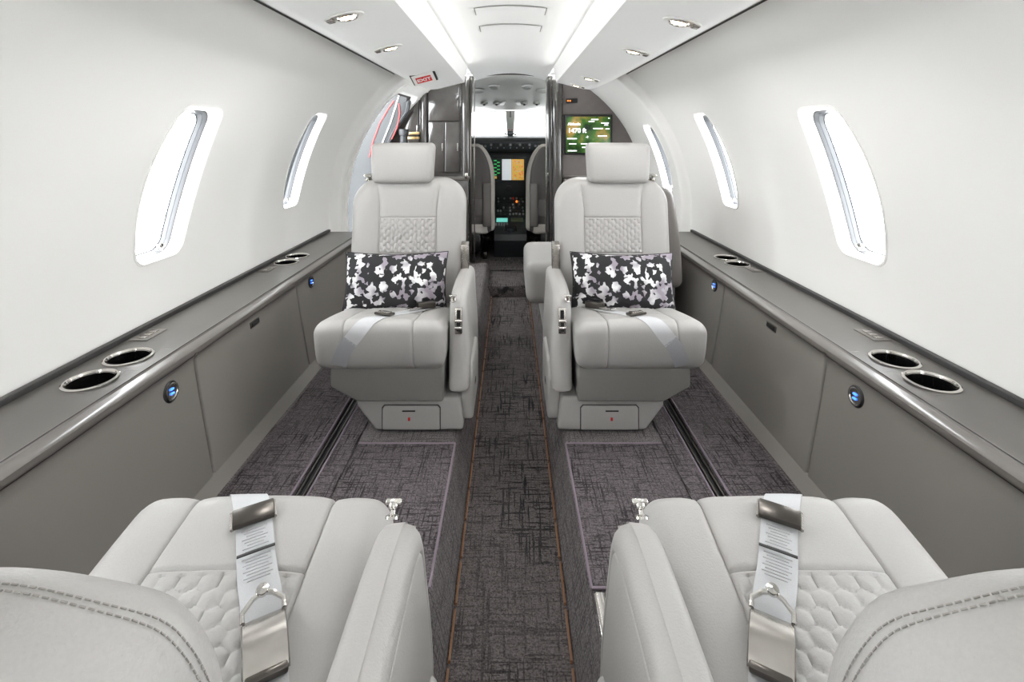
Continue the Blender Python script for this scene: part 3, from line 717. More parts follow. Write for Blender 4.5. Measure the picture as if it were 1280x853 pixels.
    for base, rev in ((0, True), ((len(lv)-1)*n, False)):
        ci = len(V); P = V[base:base+n]; V.append(tuple(sum(p[a] for p in P)/n for a in range(3)))
        for j in range(n): q = (base+j, base+(j+1) % n, ci); Fc.append(tuple(reversed(q)) if rev else q)
    b = bmesh.new(); vs = [b.verts.new(v) for v in V]
    for f in Fc: b.faces.new([vs[i] for i in f])
    bmesh.ops.recalc_face_normals(b, faces=b.faces[:]); mb = MB().bm(b); ar = mb.build('armrest', 'leather', root, T)
    # control plate on the sloping front of the armrest
    c = Vector((.246, .0955, .366)); up = Vector((0, .14, 1)).normalized(); nrm = Vector((0, -1, .14)).normalized(); sx = Vector((1, 0, 0))
    MB().obox(c, sx*.0125, up*.042, nrm*.004, .002).build('control_plate', 'steel', ar, T)
    MB().obox(c+nrm*.003+up*.020, sx*.006, up*.014, nrm*.0025, .001).build('control_slot', 'slot', ar, T)
    MB().obox(c+nrm*.003-up*.018, sx*.006, up*.016, nrm*.0025, .001).build('control_slot', 'slot', ar, T)
    for dz in (.0, -.022):
        p = c+nrm*.008+up*dz
        MB().tube([p-sx*.013, p-sx*.011, p+sx*.011, p+sx*.013], [.003, .0055, .0055, .003], 10).build('control_lever', 'chrome', ar, T)
        MB().tube([p-nrm*.006, p], .003, 8).build('lever_stem', 'chrome', ar, T)
    p = Vector((.226, .112, .432))
    MB().lathe([(0, 0), (.0105, 0), (.010, .003), (.0045, .005), (.004, .010), (.007, .012), (.0075, .016), (.006, .019), (.0, .020)], p-Vector((0, 0, .003)), (0, -.6, 1), 18).build('release_knob', 'chrome', ar, T)
    MB().obox(p+Vector((0, -.010, .014)), (.012, 0, 0), (0, .0045, 0), (0, 0, .003), .0028, 3).build('release_bar', 'chrome', ar, T)
    if not near: MB().obox(Vector((.236, .44, .50)), (.016, 0, 0), (0, .02, .005), (0, 0, .05), .004).build('armrest_hinge', 'steel', ar, T)
    # --- backrest
    bw, bh, bt = (.232 if not near else .213), (.262 if not near else .229), .05; br = (.03 if not near else .015); zc2 = .28+bh; RC = (.105 if not near else .10)
    qf = lambda z: .475+(z-.28)*(.25 if near else .135)         # centre plane
    Q0, Q1, Z0, Z1 = -.116, .116, .506, .647
    def corner(x, y, z):
        # large shoulder radius in the x-z plane
        if z > bh-RC and abs(x) > bw-RC:
            sx_ = 1 if x > 0 else -1; dx, dz = abs(x)-(bw-RC), z-(bh-RC); L = math.hypot(dx, dz); m_ = max(dx, dz)
            if L > 1e-9: x = sx_*((bw-RC)+dx/L*m_); z = (bh-RC)+dz/L*m_
        return x, y, z
    def edge_d(x, z):        # distance to outline
        if z > bh-RC and abs(x) > bw-RC: return RC-math.hypot(abs(x)-(bw-RC), z-(bh-RC))
        return min(bw-abs(x), bh-z)
    def thick(x, z, hz_=None):
        d = clamp(edge_d(x, z), 0, br); db = clamp(z+bh, 0, br); d = min(d, db)
        return bt-br+math.sqrt(max(0, br*br-(br-d)**2))
    def db_(x, y, z):
        # y is in [-bt,bt]; side lattice uses y only as fraction
        yy = y/bt*thick(x, z)
        za = z+zc2; q = qf(za)+yy
        if y < 0:
            ax = abs(x); f_ = -y/bt*sst(.0, .05, bh-z)
            sx_ = .116+.014*sst(.66, .80, za)+.010*sst(.5, .3, za)
            q += f_*(.0035*math.exp(-((ax-sx_)/.0026)**2)+.005*math.exp(-((ax-sx_)/.012)**2))
            if ax < sx_:
                for zz in (Z0, Z1, Z0-.022): q += f_*.0032*math.exp(-((za-zz)/.0024)**2)
            if Z0+.004 < za < Z1-.004 and ax < .111: q -= f_*(.0062*min(1, hexq(za, x, .026, .68)**.45*1.15)-.003)
            q -= f_*.012*sst(.1, .2, ax)*sst(.82, .7, za)
            q -= f_*.006*(1-(x/bw)**2)
        else:
            q += y/bt*.012*(1-(x/bw)**2)*(1-(z/bh)**2)
        return (x, q, za)
    xs = coords(bw, br, .012, (-.118, .118), (-.11, .11, .004)); ys = coords(bt, br*.99, .02); zs = coords(bh, br, .014, tuple(a-zc2 for a in (Z0, Z1)), (Z0-zc2, Z1-zc2, .004))
    part(rgrid(xs, ys, zs, br, db_, corner), 'backrest', 'leather')
    back = root.children[-1]
    # stitching round the shell of the back
    outl = []
    for i in range(22): outl.append((-1, -bh+.04+(2*bh-RC-.04)*i/21))
    def path(off):
        P = [(-bw+off, -bh+.05+(2*bh-RC-.05)*i/30) for i in range(31)]
        P += [(-(bw-RC)-(RC-off)*math.cos(a), bh-RC+(RC-off)*math.sin(a)) for a in [math.pi/2*i/24 for i in range(1, 25)]]
        P += [(-(bw-RC)+2*(bw-RC)*i/30, bh-off) for i in range(1, 30)]
        Q = [(-x, z) for x, z in reversed(P[:55])]
        return P+Q
    for yo in (-.90, -.79):
        P = path(-.0006); pts = [Vector(db_(x, bt*yo, z)) for x, z in P]
        # resample into dashes
        dist = [0]
        for a, b_ in zip(pts[:-1], pts[1:]): dist.append(dist[-1]+(b_-a).length)
        def at(d):
            for i in range(len(pts)-1):
                if dist[i+1] >= d: t = (d-dist[i])/max(1e-9, dist[i+1]-dist[i]); return pts[i].lerp(pts[i+1], t)
            return pts[-1]
        mb = MB(); d = .0
        while near and d < dist[-1]-.006:
            mb.tube([at(d), at(d+.0034)], .0005, 5); d += .0048
        if near: mb.build('stitching', 'seam', back, T)
    # --- headrest
    if not near:
        zs_ = .868; hq = qf(.82)-.03
        def dh(x, y, z):
            za = z+zs_
            return (x*(1+.03*z/.08)-.028, hq+y-.02*(z/.08)**2*0+.09*(za-.80)-.012*(1-(z/.085)**2)*(1 if y < 0 else 0)-.008*(1-(x/.13)**2)*(1 if y < 0 else 0), za)
        V = rgrid(coords(.126, .022, .02), coords(.045, .022, .02), coords(.083, .022, .02), .022, dh)
        part(V, 'headrest', 'leather')
        hr = root.children[-1]
        MB().tube([(x_, hq+.035+.0, z_) for x_, z_ in [(-.154, .80), (-.156, .87), (-.148, .945)]], .0025, 6).build('headrest_seam', 'seam', hr, T)
        for s_ in (-1, 1): MB().tube([(s_*.06-.028, hq+.02, .74), (s_*.06-.028, hq+.03, .81)], .007, 10).build('headrest_post', 'chrome', hr, T)
        g = Vector((-.172, qf(.79)-.02, .806))
        MB().lathe([(0, 0), (.017, 0), (.018, .004), (.010, .007), (.010, .014), (.019, .017), (.020, .021), (.016, .026), (0, .027)], g-Vector((0, 0, .012)), (0, -.2, 1), 20, 1.1, .8).build('shoulder_belt_guide', 'chrome', root, T)
    # --- lap belt lying across the cushion
    def skin(x, l, off):      # cushion surface unrolled over the front edge
        x = clamp(x, -HW+.004, HW-.004)
        if l >= r: y, z, t_ = -hy+l, hz, 0
        else:
            t_ = (r-l)/r
            if t_ <= math.pi/2: y, z = -hy+r-r*math.sin(t_), hz-r+r*math.cos(t_)
            else: y, z = -hy, hz-r-(t_-math.pi/2)*r; t_ = math.pi/2
        return Vector(dc(x, y, z, False))+Vector((0, -math.sin(t_), math.cos(t_)))*off
    def strap(P, w0, nme, m):
        pts = [Vector((x, l, 0)) for x, l in P]; out = []; n_ = 7; K = len(pts)
        for i in range(K-1):
            p0, p1, p2, p3 = pts[max(i-1, 0)], pts[i], pts[i+1], pts[min(i+2, K-1)]
            for j in range(n_):
                t = j/n_; out.append(.5*((2*p1)+(-p0+p2)*t+(2*p0-5*p1+4*p2-p3)*t*t+(-p0+3*p1-3*p2+p3)*t**3))
        out.append(pts[-1]); V = []; Fc = []; NW = 4
        for i, c_ in enumerate(out):
            t = (out[min(i+1, len(out)-1)]-out[max(i-1, 0)]).normalized(); s_ = Vector((t.y, -t.x, 0))
            for off in (.0015, .0035):
                for k_ in range(NW+1): q_ = c_+s_*(w0*(-1+2*k_/NW)); V.append(skin(q_.x, q_.y, off))
        W = 2*(NW+1)
        for i in range(len(out)-1):
            for k_ in range(NW):
                a_ = i*W+k_; Fc.append((a_, a_+1, a_+W+1, a_+W)); a_ += NW+1; Fc.append((a_, a_+W, a_+W+1, a_+1))
            for k_ in (0, NW): a_ = i*W+k_; Fc.append((a_, a_+W, a_+W+NW+1, a_+NW+1))
        for i in (0, len(out)-1):
            for k_ in range(NW): a_ = i*W+k_; Fc.append((a_, a_+1, a_+NW+2, a_+NW+1))
        b = bmesh.new(); vs = [b.verts.new(v) for v in V]
        for f in Fc: b.faces.new([vs[i] for i in f])
        bmesh.ops.recalc_face_normals(b, faces=b.faces[:]); return MB().bm(b).build(nme, m, belt, T)
    belt = empty('lap_belt', (0, 0, 0)); belt.parent = root
    if near:
        strap([(-.075, -.075), (-.05, -.015), (-.032, .015), (.002, .065), (.042, .134), (.066, .17), (.088, .205)], .0245, 'webbing', 'belt')
        strap([(.098, .225), (.118, .262), (.15, .33), (.165, .40)], .024, 'webbing', 'belt')
        def fr_(x, q, dx, dq):
            t = Vector((dx, dq, -.2*dq)).normalized(); s_ = Vector((t.y, -t.x, 0)).normalized(); n_ = s_.cross(t); n_ = n_ if n_.z > 0 else -n_
            return Vector((x, q, cz_top(q)+.012*(1-(x/HW)**2)-.001)), t, s_, n_
        c, t, s_, n_ = fr_(.002, .065, .05, .09)
        MB().obox(c+n_*.008, s_*.029, t*.015, n_*.0045, .0025).build('adjuster', 'darksteel', belt, T)
        MB().tube([c+n_*.005-s_*.029+t*.014, c+n_*.005-s_*.029-t*.016], .003, 6).build('adjuster_bar', 'steel', belt, T); MB().tube([c+n_*.005+s_*.029+t*.014, c+n_*.005+s_*.029-t*.016], .003, 6).build('adjuster_bar', 'steel', belt, T)
        c, t, s_, n_ = fr_(.033, .118, .05, .09)
        MB().obox(c+n_*.0065, s_*.0245, t*.0014, n_*.0012).build('belt_stitch_band', 'gasket', belt, T)
        for k_ in range(8):
            c, t, s_, n_ = fr_(.014+.0025*k_, .086+.0042*k_, .05, .09)
            MB().obox(c+n_*.0064, s_*(.017-.003*(k_ % 3)), t*.00022, n_*.0006).build('belt_print', 'print', belt, T)
        for k_ in range(8):
            c, t, s_, n_ = fr_(.037+.0025*k_, .125+.004*k_, .05, .09)
            MB().obox(c+n_*.0064, s_*(.018-.004*(k_ % 2)), t*.00022, n_*.0006).build('belt_print', 'print', belt, T)
        # buckle: curved lid, wishbone tongue
        c, t, s_, n_ = fr_(.099, .226, .05, .09)
        bk = empty('buckle', (0, 0, 0)); bk.parent = belt
        V = []; K = 13
        for i in range(K):
            a = -1+2*i/(K-1); lift = .019-.012*a*a
            for w_, up_ in ((-1, 0), (-.93, 1), (.93, 1), (1, 0)): V.append(c+t*(a*.033)+s_*(.0255*w_)+n_*(lift+.0055*up_-.003))
        Fc = []
        for i in range(K-1):
            for j in range(3): Fc.append((i*4+j, i*4+j+1, i*4+j+5, i*4+j+4))
            Fc.append((i*4+3, i*4, i*4+4, i*4+7))
        Fc += [(0, 3, 2, 1), tuple(K*4-4+j for j in range(4))]
        b = bmesh.new(); vs = [b.verts.new(v) for v in V]
        for f in Fc: b.faces.new([vs[i] for i in f])
        bmesh.ops.recalc_face_normals(b, faces=b.faces[:]); MB().bm(b).build('buckle_lid', 'steel', bk, T)
        MB().obox(c+n_*.0055, s_*.0255, t*.031, n_*.005, .002).build('buckle_body', 'darksteel', bk, T)
        MB().obox(c+n_*.009+t*.035, s_*.023, t*.005, n_*.005, .003).build('buckle_tip', 'darksteel', bk, T)
        e = c-t*.033
        for sg in (-1, 1):
            MB().tube([e+s_*(.024*sg)+n_*.010, e+s_*(.024*sg)+n_*.013-t*.010, e+s_*(.012*sg)+n_*.014-t*.022, e+n_*.014-t*.027], .0033, 8).build('tongue_arm', 'chrome', bk, T)
        MB().lathe([(0, -.004), (.0075, -.003), (.0085, .0), (.0075, .003), (0, .004)], e+n_*.016-t*.028, n_, 16).build('tongue_button', 'chrome', bk, T)
    else:
        strap([(.135, .30), (.10, .225), (.062, .15), (.012, .066), (-.03, .02), (-.066, -.025), (-.085, -.046)], .0238, 'webbing', 'belt')
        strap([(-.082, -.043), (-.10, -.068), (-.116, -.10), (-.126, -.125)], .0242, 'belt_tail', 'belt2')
        z = lambda x, q: cz_top(q)+.012*(1-(x/HW)**2)-.003
        bk = empty('buckle', (0, 0, 0)); bk.parent = belt
        MB().obox((.112, .245, z(.112, .245)+.016), (.030, .012, 0), (-.008, .022, -.005), (0, 0, .012), .004).build('buckle_body', 'darksteel', bk, T)
        MB().obox((.078, .185, z(.078, .185)+.010), (.010, -.004, 0), (.016, .03, -.006), (0, 0, .003), .002).build('buckle_tongue', 'chrome', bk, T)
        MB().obox((.008, .064, z(.008, .064)+.010), (.029, -.010, 0), (.005, .014, -.002), (0, 0, .0045), .003).build('adjuster', 'darksteel', belt, T)
        MB().obox((.008, .064, z(.008, .064)+.0155), (.021, -.007, 0), (.003, .009, -.001), (0, 0, .0015), .001).build('adjuster_lid', 'steel', belt, T)
    return root
seat('cabin_seat', 1, 1, -.418, 1.553, 'pale grey leather aft-facing seat with headrest, backed by the open entry door', False, 'aft-facing cabin seats')
seat('cabin_seat', -1, 1, .418, 1.553, 'pale grey leather aft-facing seat with headrest, in front of the map monitor', False, 'aft-facing cabin seats')
seat('cabin_seat', 1, -1, -.396, .826, 'pale grey leather forward-facing seat with quilted cushion and steel buckle, entry door side', True, 'forward-facing cabin seats')
seat('cabin_seat', -1, -1, .415, .826, 'pale grey leather forward-facing seat with quilted cushion and steel buckle, monitor side', True, 'forward-facing cabin seats')
# pillows
def pillow(cx, cy, cz, rz, label, seed):
    hw, hh, ht = .195, .112, .062; n, m_ = 44, 28; V = []; Fc = []
    for sgn in (-1, 1):
        for j in range(m_+1):
            for i in range(n+1):
                u_, v_ = -1+2*i/n, -1+2*j/m_
                e = ((1-abs(u_)**2.6)*(1-abs(v_)**2.6)); e = max(e, 0)**.5
                px = hw*u_*(1-.055*(1-v_*v_)*abs(u_)**4*0-.05*(1-abs(v_)**2)*abs(u_)**6); pz = hh*v_*(1-.10*(1-abs(u_)**2)*abs(v_)**6)
                wr = .004*noise.noise((u_*4+seed, v_*3, sgn))*e
                V.append((px, sgn*(ht*e+wr), pz))
    N1 = (n+1)*(m_+1)
    for s_ in range(2):
        for j in range(m_):
            for i in range(n):
                a = s_*N1+j*(n+1)+i; q = (a, a+1, a+n+2, a+n+1); Fc.append(q if s_ == 0 else tuple(reversed(q)))
    b = bmesh.new(); vs = [b.verts.new(v) for v in V]
    for f in Fc: b.faces.new([vs[i] for i in f])
    bmesh.ops.remove_doubles(b, verts=b.verts[:], dist=1e-5); bmesh.ops.recalc_face_normals(b, faces=b.faces[:])
    root = empty('throw_pillow', (cx, cy, cz), label, 'pillow', 'patterned throw pillows'); mb = MB().bm(b); o = mb.build('cover', 'camo', root)
    # shift pattern per pillow
    P = [(hw*a*(1-.05*(1-abs(c_)**2)), 0, hh*c_*(1-.10*(1-abs(a)**2))) for a, c_ in [(-1+2*i/20, -1) for i in range(20)]+[(1, -1+2*i/12) for i in range(12)]+[(1-2*i/20, 1) for i in range(20)]+[(-1, 1-2*i/12) for i in range(12)]]
    MB().tube(P, .0022, 6, closed=True).build('edge_seam', 'black', root)
    root.rotation_euler = (math.radians(-14), 0, rz)
pillow(-.434, 1.880, .426, math.radians(2), 'black and silver camouflage pillow on the seat backed by the entry door', 1.3)
pillow(.424, 1.880, .424, math.radians(-3), 'black and silver camouflage pillow on the seat in front of the monitor', 8.7)
# side-facing seat behind the right aft-facing seat
def side_seat():
    root = empty('side_facing_seat', (.5, 2.62, 0), 'pale grey side-facing seat between aft-facing seat and monitor bulkhead, partly hidden', 'seat')
    def dd(x, y, z): 
        s_ = (z+.1)/.2; return (x-.065, y, z+.27+.012*s_*(1-(y/.26)**2)-.006*math.exp(-((x+.26)/.004)**2)*s_)
    V = rgrid(coords(.36, .06, .03, (-.3,)), coords(.26, .05, .03), coords(.1, .045, .025), .045, dd); mk('cushion', V[0], V[1], 'leather', root)
    MB().box(-.34, .26, -.24, .24, .0, .19, .03, 3).build('base', 'leather', root)
    V = rgrid(coords(.05, .04, .03), coords(.27, .05, .03), coords(.24, .045, .03), .04, lambda x, y, z: (x+.275-.05*((z+.24)/.48)**2, y, z+.49)); mk('backrest', V[0], V[1], 'pilot2', root)
side_seat()
# ================================================================== ENTRY AREA
def galley():
    root = empty('galley_cabinet', (-.55, FRONT, 0), 'dark glossy veneer galley cabinet beside the cockpit doorway', 'cabinet'); ox, oy = -.55, FRONT
    def bx(n, m, x0, x1, y0, y1, z0, z1, bev=.003, par=root): return MB().box(x0-ox, x1-ox, y0-oy, y1-oy, z0, z1, bev).build(n, m, par)
    bx('carcass', 'wood', -.98, -.315, FRONT+.01, FRONT+.32, -.06, 1.45)
    for x0, x1, z0, z1 in ((-.635, -.395, 1.095, 1.36), (-.635, -.512, .70, 1.088), (-.507, -.395, .70, 1.088), (-.86, -.71, .70, 1.36), (-.635, -.395, .02, .635)):
        d = bx('door', 'wood', x0, x1, FRONT-.012, FRONT+.012, z0, z1, .006)
        MB().box((x1-.016)-ox, (x1-.010)-ox, -.018, -.010, (z0+z1)/2-.03, (z0+z1)/2+.03, .001).build('handle', 'steel', d)
    for x, r in ((-.672, .028), (-.345, .036)):
        MB().lathe([(0, 0), (r, 0), (r, 1.44), (0, 1.44)], (x-ox, 0, 0), n=20).build('corner_post', 'wood', root)
    bx('counter', 'ledgetrim', -.66, -.312, FRONT-.10, FRONT+.02, .645, .668, .005)
    bx('lower_front', 'wood', -.65, -.318, FRONT-.09, FRONT, -.0, .645, .008)
    bx('latch', 'chrome', -.345, -.32, FRONT-.115, FRONT-.09, .655, .70, .004)
galley()
def mon_bulk():
    # right bulkhead following the liner
    pts = [(.315, 0)]+[(wx(FRONT, z)+.01, z) for z in [i*.06 for i in range(25)]]+[(.315, 1.46)]
    o = MB().prism(pts, FRONT, FRONT+.03, 'y').build('wall_front', 'bulk'); struct(o, 'dark grey front bulkhead carrying the map monitor', 'wall')
    c = MB().lathe([(0, 0), (.045, 0), (.045, 1.45), (0, 1.45)], (.362, FRONT-.015, 0), n=24).build('corner_post', 'wood', o)
    MB().box(.41, .95, FRONT-.02, FRONT, .655, .672, .004).build('ledge_strip', 'ledgetrim', o)
    MB().box(.41, .93, FRONT-.06, FRONT, 0, .65, .01).build('lower_cabinet', 'bulk', o)
    MB().box(.43, .52, FRONT-.012, FRONT, 1.235, 1.27, .002).build('indicator_panel', 'black', o)
    for x in (.445, .462): MB().lathe([(0, 0), (.006, 0), (.005, .003), (0, .004)], (x, FRONT-.012, 1.252), (0, -1, 0), 12).build('indicator_lamp', 'amber', o)
    root = empty('monitor', (.60, FRONT-.02, .84), 'black framed monitor showing a green moving map with altitude', 'monitor')
    MB().box(-.185, .185, -.022, .02, -.005, .305, .006).build('housing', 'black', root)
    s_ = MB().box(-.172, .168, -.0245, -.022, .012, .288, .001).build('screen', 'map', root)
    rx = (math.pi/2, 0, 0)
    text_mesh('altitude_word', 'Altitude', .030, (-.160, -.0255, .222), rx, 'txt', s_, bold=.0006); text_mesh('altitude_value', '1470 ft', .050, (-.160, -.0255, .165), rx, 'txt', s_, bold=.001)
    for x, z, l in ((.02, .262, .055), (.0, .247, .045), (.095, .235, .06), (.12, .22, .03), (.035, .193, .075), (.13, .19, .03), (.07, .135, .07), (-.165, .115, .075), (-.15, .075, .055), (-.06, .075, .08), (-.05, .048, .05), (-.16, .022, .07), (.15, .272, .012)):
        MB().box(x, x+l, -.0255, -.0245, z, z+.008).build('map_caption', 'txt', s_)
    mb = MB(); mb.obox((-.01, -.0255, .132), (.010, 0, .003), (0, .0004, 0), (0, 0, .002)); mb.obox((-.008, -.0255, .132), (.002, 0, 0), (0, .0004, 0), (-.001, 0, .010)); mb.build('aircraft_symbol', 'txt', s_)
mon_bulk()
# cockpit doorway frame
root = empty('doorway_frame', (0, FRONT-.02, -.06), 'thin dark metal arched frame round the cockpit doorway', 'frame')
P = [(-.305, 0, 0), (-.305, 0, 1.49)]+[(-.305+.61*i/16, 0, 1.488+.03*(1-((i-8)/8)**2)) for i in range(1, 16)]+[(.305, 0, 1.49), (.305, 0, 0)]
MB().tube(P, .006, 8).build('frame_edge', 'darksteel', root)
for x in (-.28, .278): MB().box(x-.004, x+.004, .02, .05, 0, 1.49, .002).build('jamb_strip', 'steel', root)
root = empty('sliding_door_panel', (.322, FRONT+.10, -.06), 'glossy pocket door edge with chrome catch on the right of the cockpit doorway', 'door')
MB().box(-.02, .012, -.05, .25, 0, 1.49, .004).build('leaf', 'wframe', root); MB().box(-.035, -.015, -.06, -.02, .72, .755, .005).build('catch', 'chrome', root)
MB().tube([(-.03, -.055, .18), (-.042, -.055, .3), (-.042, -.055, .5), (-.03, -.055, .68)], .007, 8).build('pull_handle', 'chrome', root)
# ================================================================== COCKPIT
def cockpit():
    # shell
    def sec(D):
        t = clamp((D-3.9)/1.35, 0, 1); return 1.05-.25*t, 1.47-.30*t*t-.02*t
    for side, nme in ((-1, 'wall_cockpit_left'), (1, 'wall_cockpit_right')):
        mb = MB(); v = []; f = []; nd, nz = 10, 12
        for i in range(nd+1):
            D = FRONT+.03+(5.35-FRONT)*i/nd; W, Zt = sec(D)
            for j in range(nz+1):
                z = -.12+1.52*j/nz; v.append((side*W*(1-.16*(j/nz)**2), D, z))
        for i in range(nd):
            for j in range(nz): a = i*(nz+1)+j; f.append((a, a+1, a+nz+2, a+nz+1) if side > 0 else (a+nz+1, a+nz+2, a+1, a))
        struct(mb.add(v, f).build(nme, 'cockpit2'), 'dark grey cockpit side wall on the '+('entry door side' if side < 0 else 'monitor side'), 'wall')
    struct(MB().box(-1.0, 1.0, 5.12, 5.16, -.2, .975).build('wall_cockpit_front', 'cockpit'), 'black cockpit firewall behind the instrument panel', 'wall')
    mb = MB(); v = []; f = []; nd, nx = 14, 20
    for i in range(nd+1):
        D = FRONT+.02+(1.15)*i/nd; t = i/nd; zc_ = 1.462-.05*t-.17*t**2.2
        for j in range(nx+1):
            u_ = -1+2*j/nx; v.append((u_*1.0, D, zc_-.10*u_*u_))
    for i in range(nd):
        for j in range(nx): a = i*(nx+1)+j; f.append((a, a+nx+1, a+nx+2, a+1))
    o = mb.add(v, f).build('ceiling_cockpit', 'ovh'); struct(o, 'pale cockpit overhead liner with speakers and air vents', 'ceiling')
    def oz(x, D):
        t = (D-FRONT-.02)/1.15; return 1.462-.05*t-.17*t**2.2-.10*x*x
    def disc(n, x, D, r, m, th=.012):
        MB().lathe([(r*1.15, 0), (r*1.15, th*.5), (r*1.0, th), (r*.8, th*.7), (0, th*.75)], (x, D, oz(x, D)+.004), (0, -.22, -1), 22).build(n, m, o)
    for s_ in (-1, 1):
        disc('speaker', s_*.30, 4.45, .065, 'ovh2'); disc('dome_light', s_*.145, 4.32, .045, 'white'); disc('dome_lens', s_*.145, 4.38, .036, 'ovh2', .016)
        for x, D in ((.255, 4.82), (.135, 4.83)):
            disc('air_vent', s_*x, D, .03, 'ovh2', .02); MB().lathe([(0, 0), (.012, 0), (.010, .012), (0, .014)], (s_*x, D-.004, oz(x, D)-.016), (0, -.3, -1), 12).build('vent_nozzle', 'gasket', o)
        MB().obox((s_*.075, 4.83, oz(.07, 4.83)-.008), (.012*s_, .045, -.012), (.02, -.005, 0), (0, 0, .004), .003).build('overhead_handle', 'white', o)
    # windshield: frame, posts, glass
    ws = empty('window_14', (0, 5.05, .97)); struct(ws, 'split cockpit windshield with a centre post', 'window')
    MB().prism([(-.048, .27), (-.034, .05), (-.028, .0), (.028, .0), (.034, .05), (.048, .27)], -.03, .02, 'y', .006).build('centre_post', 'ovh', ws)
    MB().tube([(-.9, 0, .15), (-.45, 0, .265), (0, 0, .27), (.45, 0, .265), (.9, 0, .15)], .014, 8).build('header', 'ovh', ws)
    for s_ in (-1, 1):
        mk('pane', [(s_*.03, .0, -.05), (s_*.95, -.25, -.05), (s_*.9, -.25, .22), (s_*.04, .0, .27)], [(0, 1, 2, 3)], 'windshield', ws, False)
    cp = empty('magnetic_compass', (0, 4.96, .985), 'small standby compass at the foot of the windshield centre post', 'compass')
    MB().box(-.028, .028, -.02, .03, 0.0, .045, .008).build('body', 'cockpit2', cp); MB().box(-.02, .02, -.024, -.018, .01, .036, .002).build('dial', 'knob', cp)
    for s_ in (-1, 1): MB().obox((s_*.04, 0, .012), (.022, 0, -.008*s_*s_), (0, .012, 0), (.003, 0, .006), .002).build('bracket', 'darksteel', cp); MB().box(s_*.018-.008, s_*.018+.008, -.02, -.012, .05, .058, .001).build('warning_lamp', 'red', cp)
    MB().tube([(0, -.03, .18), (0, -.035, .24)], .006, 8).build('sight_rod', 'gasket', cp)
    # instrument panel
    ip = empty('instrument_panel', (0, 4.8, 0), 'black cockpit instrument panel with glareshield and lit display', 'instrument panel')
    MB().prism([(4.66-4.8, .83), (4.66-4.8, .93), (4.72-4.8, .965), (5.1-4.8, .985), (5.1-4.8, .83)], -.70, .70, 'x', .012).build('glareshield', 'cockpit', ip)
    b = MB(); 
    gl = empty('guidance_panel', (0, -.145, .83)); gl.parent = ip
    MB().box(-.35, .35, -.012, .0, .02, .095, .004).build('panel_face', 'cockpit2', gl)
    for i in range(13):
        x = -.18+.03*i
        MB().box(x-.010, x+.010, -.018, -.010, .055, .078, .002).build('button', 'knob' if i % 3 == 0 else 'cockpit', gl); MB().lathe([(0, 0), (.007, 0), (.006, .014), (0, .015)], (x, -.012, .038), (0, -1, 0), 10).build('dial_knob', 'cockpit' if i % 2 else 'knob', gl)
    for x in (-.30, -.265, -.235, .235, .265, .30): MB().lathe([(0, 0), (.012, 0), (.010, .02), (0, .021)], (x, -.012, .055), (0, -1, 0), 12).build('dial_knob', 'knob', gl)
    MB().box(-.70, .70, -.06, 0, .28, .84, .01).build('panel_face', 'cockpit', ip)
    def display(x0, x1, z0, z1):
        d = empty('display', ((x0+x1)/2, -.062, z0)); d.parent = ip; w_ = (x1-x0); h_ = z1-z0
        MB().box(-w_/2-.015, w_/2+.015, -.008, .004, -.018, h_+.018, .004).build('bezel', 'cockpit2', d); return d, w_, h_
    d, w_, h_ = display(-.165, .135, .555, .762)
    MB().box(-w_/2, w_/2, -.010, -.0085, 0, h_).build('screen', 'black', d)
    MB().box(-w_/2+.085, w_/2-.125, -.0115, -.0095, .004, h_-.004).build('screen_chart', 'dispwhite', d); MB().box(w_/2-.122, w_/2-.006, -.0115, -.0095, .004, h_-.004).build('screen_map', 'dispyel', d)
    random.seed(3)
    for i in range(40):
        x = w_/2-.115+random.random()*.095; z = .012+random.random()*(h_-.035); MB().box(x, x+.006+random.random()*.012, -.0125, -.0112, z, z+.006+random.random()*.010).build('map_patch', random.choice(['maporange', 'maplime', 'maporange', 'mapgrey']), d)
    for i in range(9):
        z = .05+i*.017; MB().box(-w_/2+.008+(i % 2)*.03, -w_/2+.034+(i % 2)*.03, -.0125, -.0098, z, z+.008).build('gauge_mark', 'dispgreen', d)
    MB().box(-w_/2+.006, -w_/2+.035, -.0125, -.0098, .018, .04).build('gauge_mark', 'dispyel', d)
    for x0, x1 in ((-.62, -.24), (.22, .60)):
        d, w2, h2 = display(x0, x1, .56, .76); MB().box(-w2/2, w2/2, -.010, -.0085, 0, h2).build('screen', 'dispcyan', d)
    MB().lathe([(0, 0), (.030, 0), (.030, .012), (.022, .016), (0, .012)], (-.015, -.06, .475), (0, -1, 0), 20).build('standby_dial', 'black', ip)
    # centre console sloping toward the cabin
    cs = empty('centre_console', (0, 4.5, -.06), 'black centre console with throttle, radios and lit switches between the pilot seats', 'console')
    MB().prism([(.22, 0), (.22, .455), (.215, .455), (-.02, .29), (-.20, .24), (-.27, .20), (-.29, .15), (-.25, 0)], -.138, .138, 'x', .012).build('console_body', 'cockpit', cs)
    def on(y):
        P = [(.22, .455), (-.02, .29), (-.20, .24), (-.27, .20)]
        for (a, za), (b_, zb) in zip(P[:-1], P[1:]):
            if b_ <= y <= a: return zb+(za-zb)*(y-b_)/(a-b_)
        return .2
    random.seed(11)
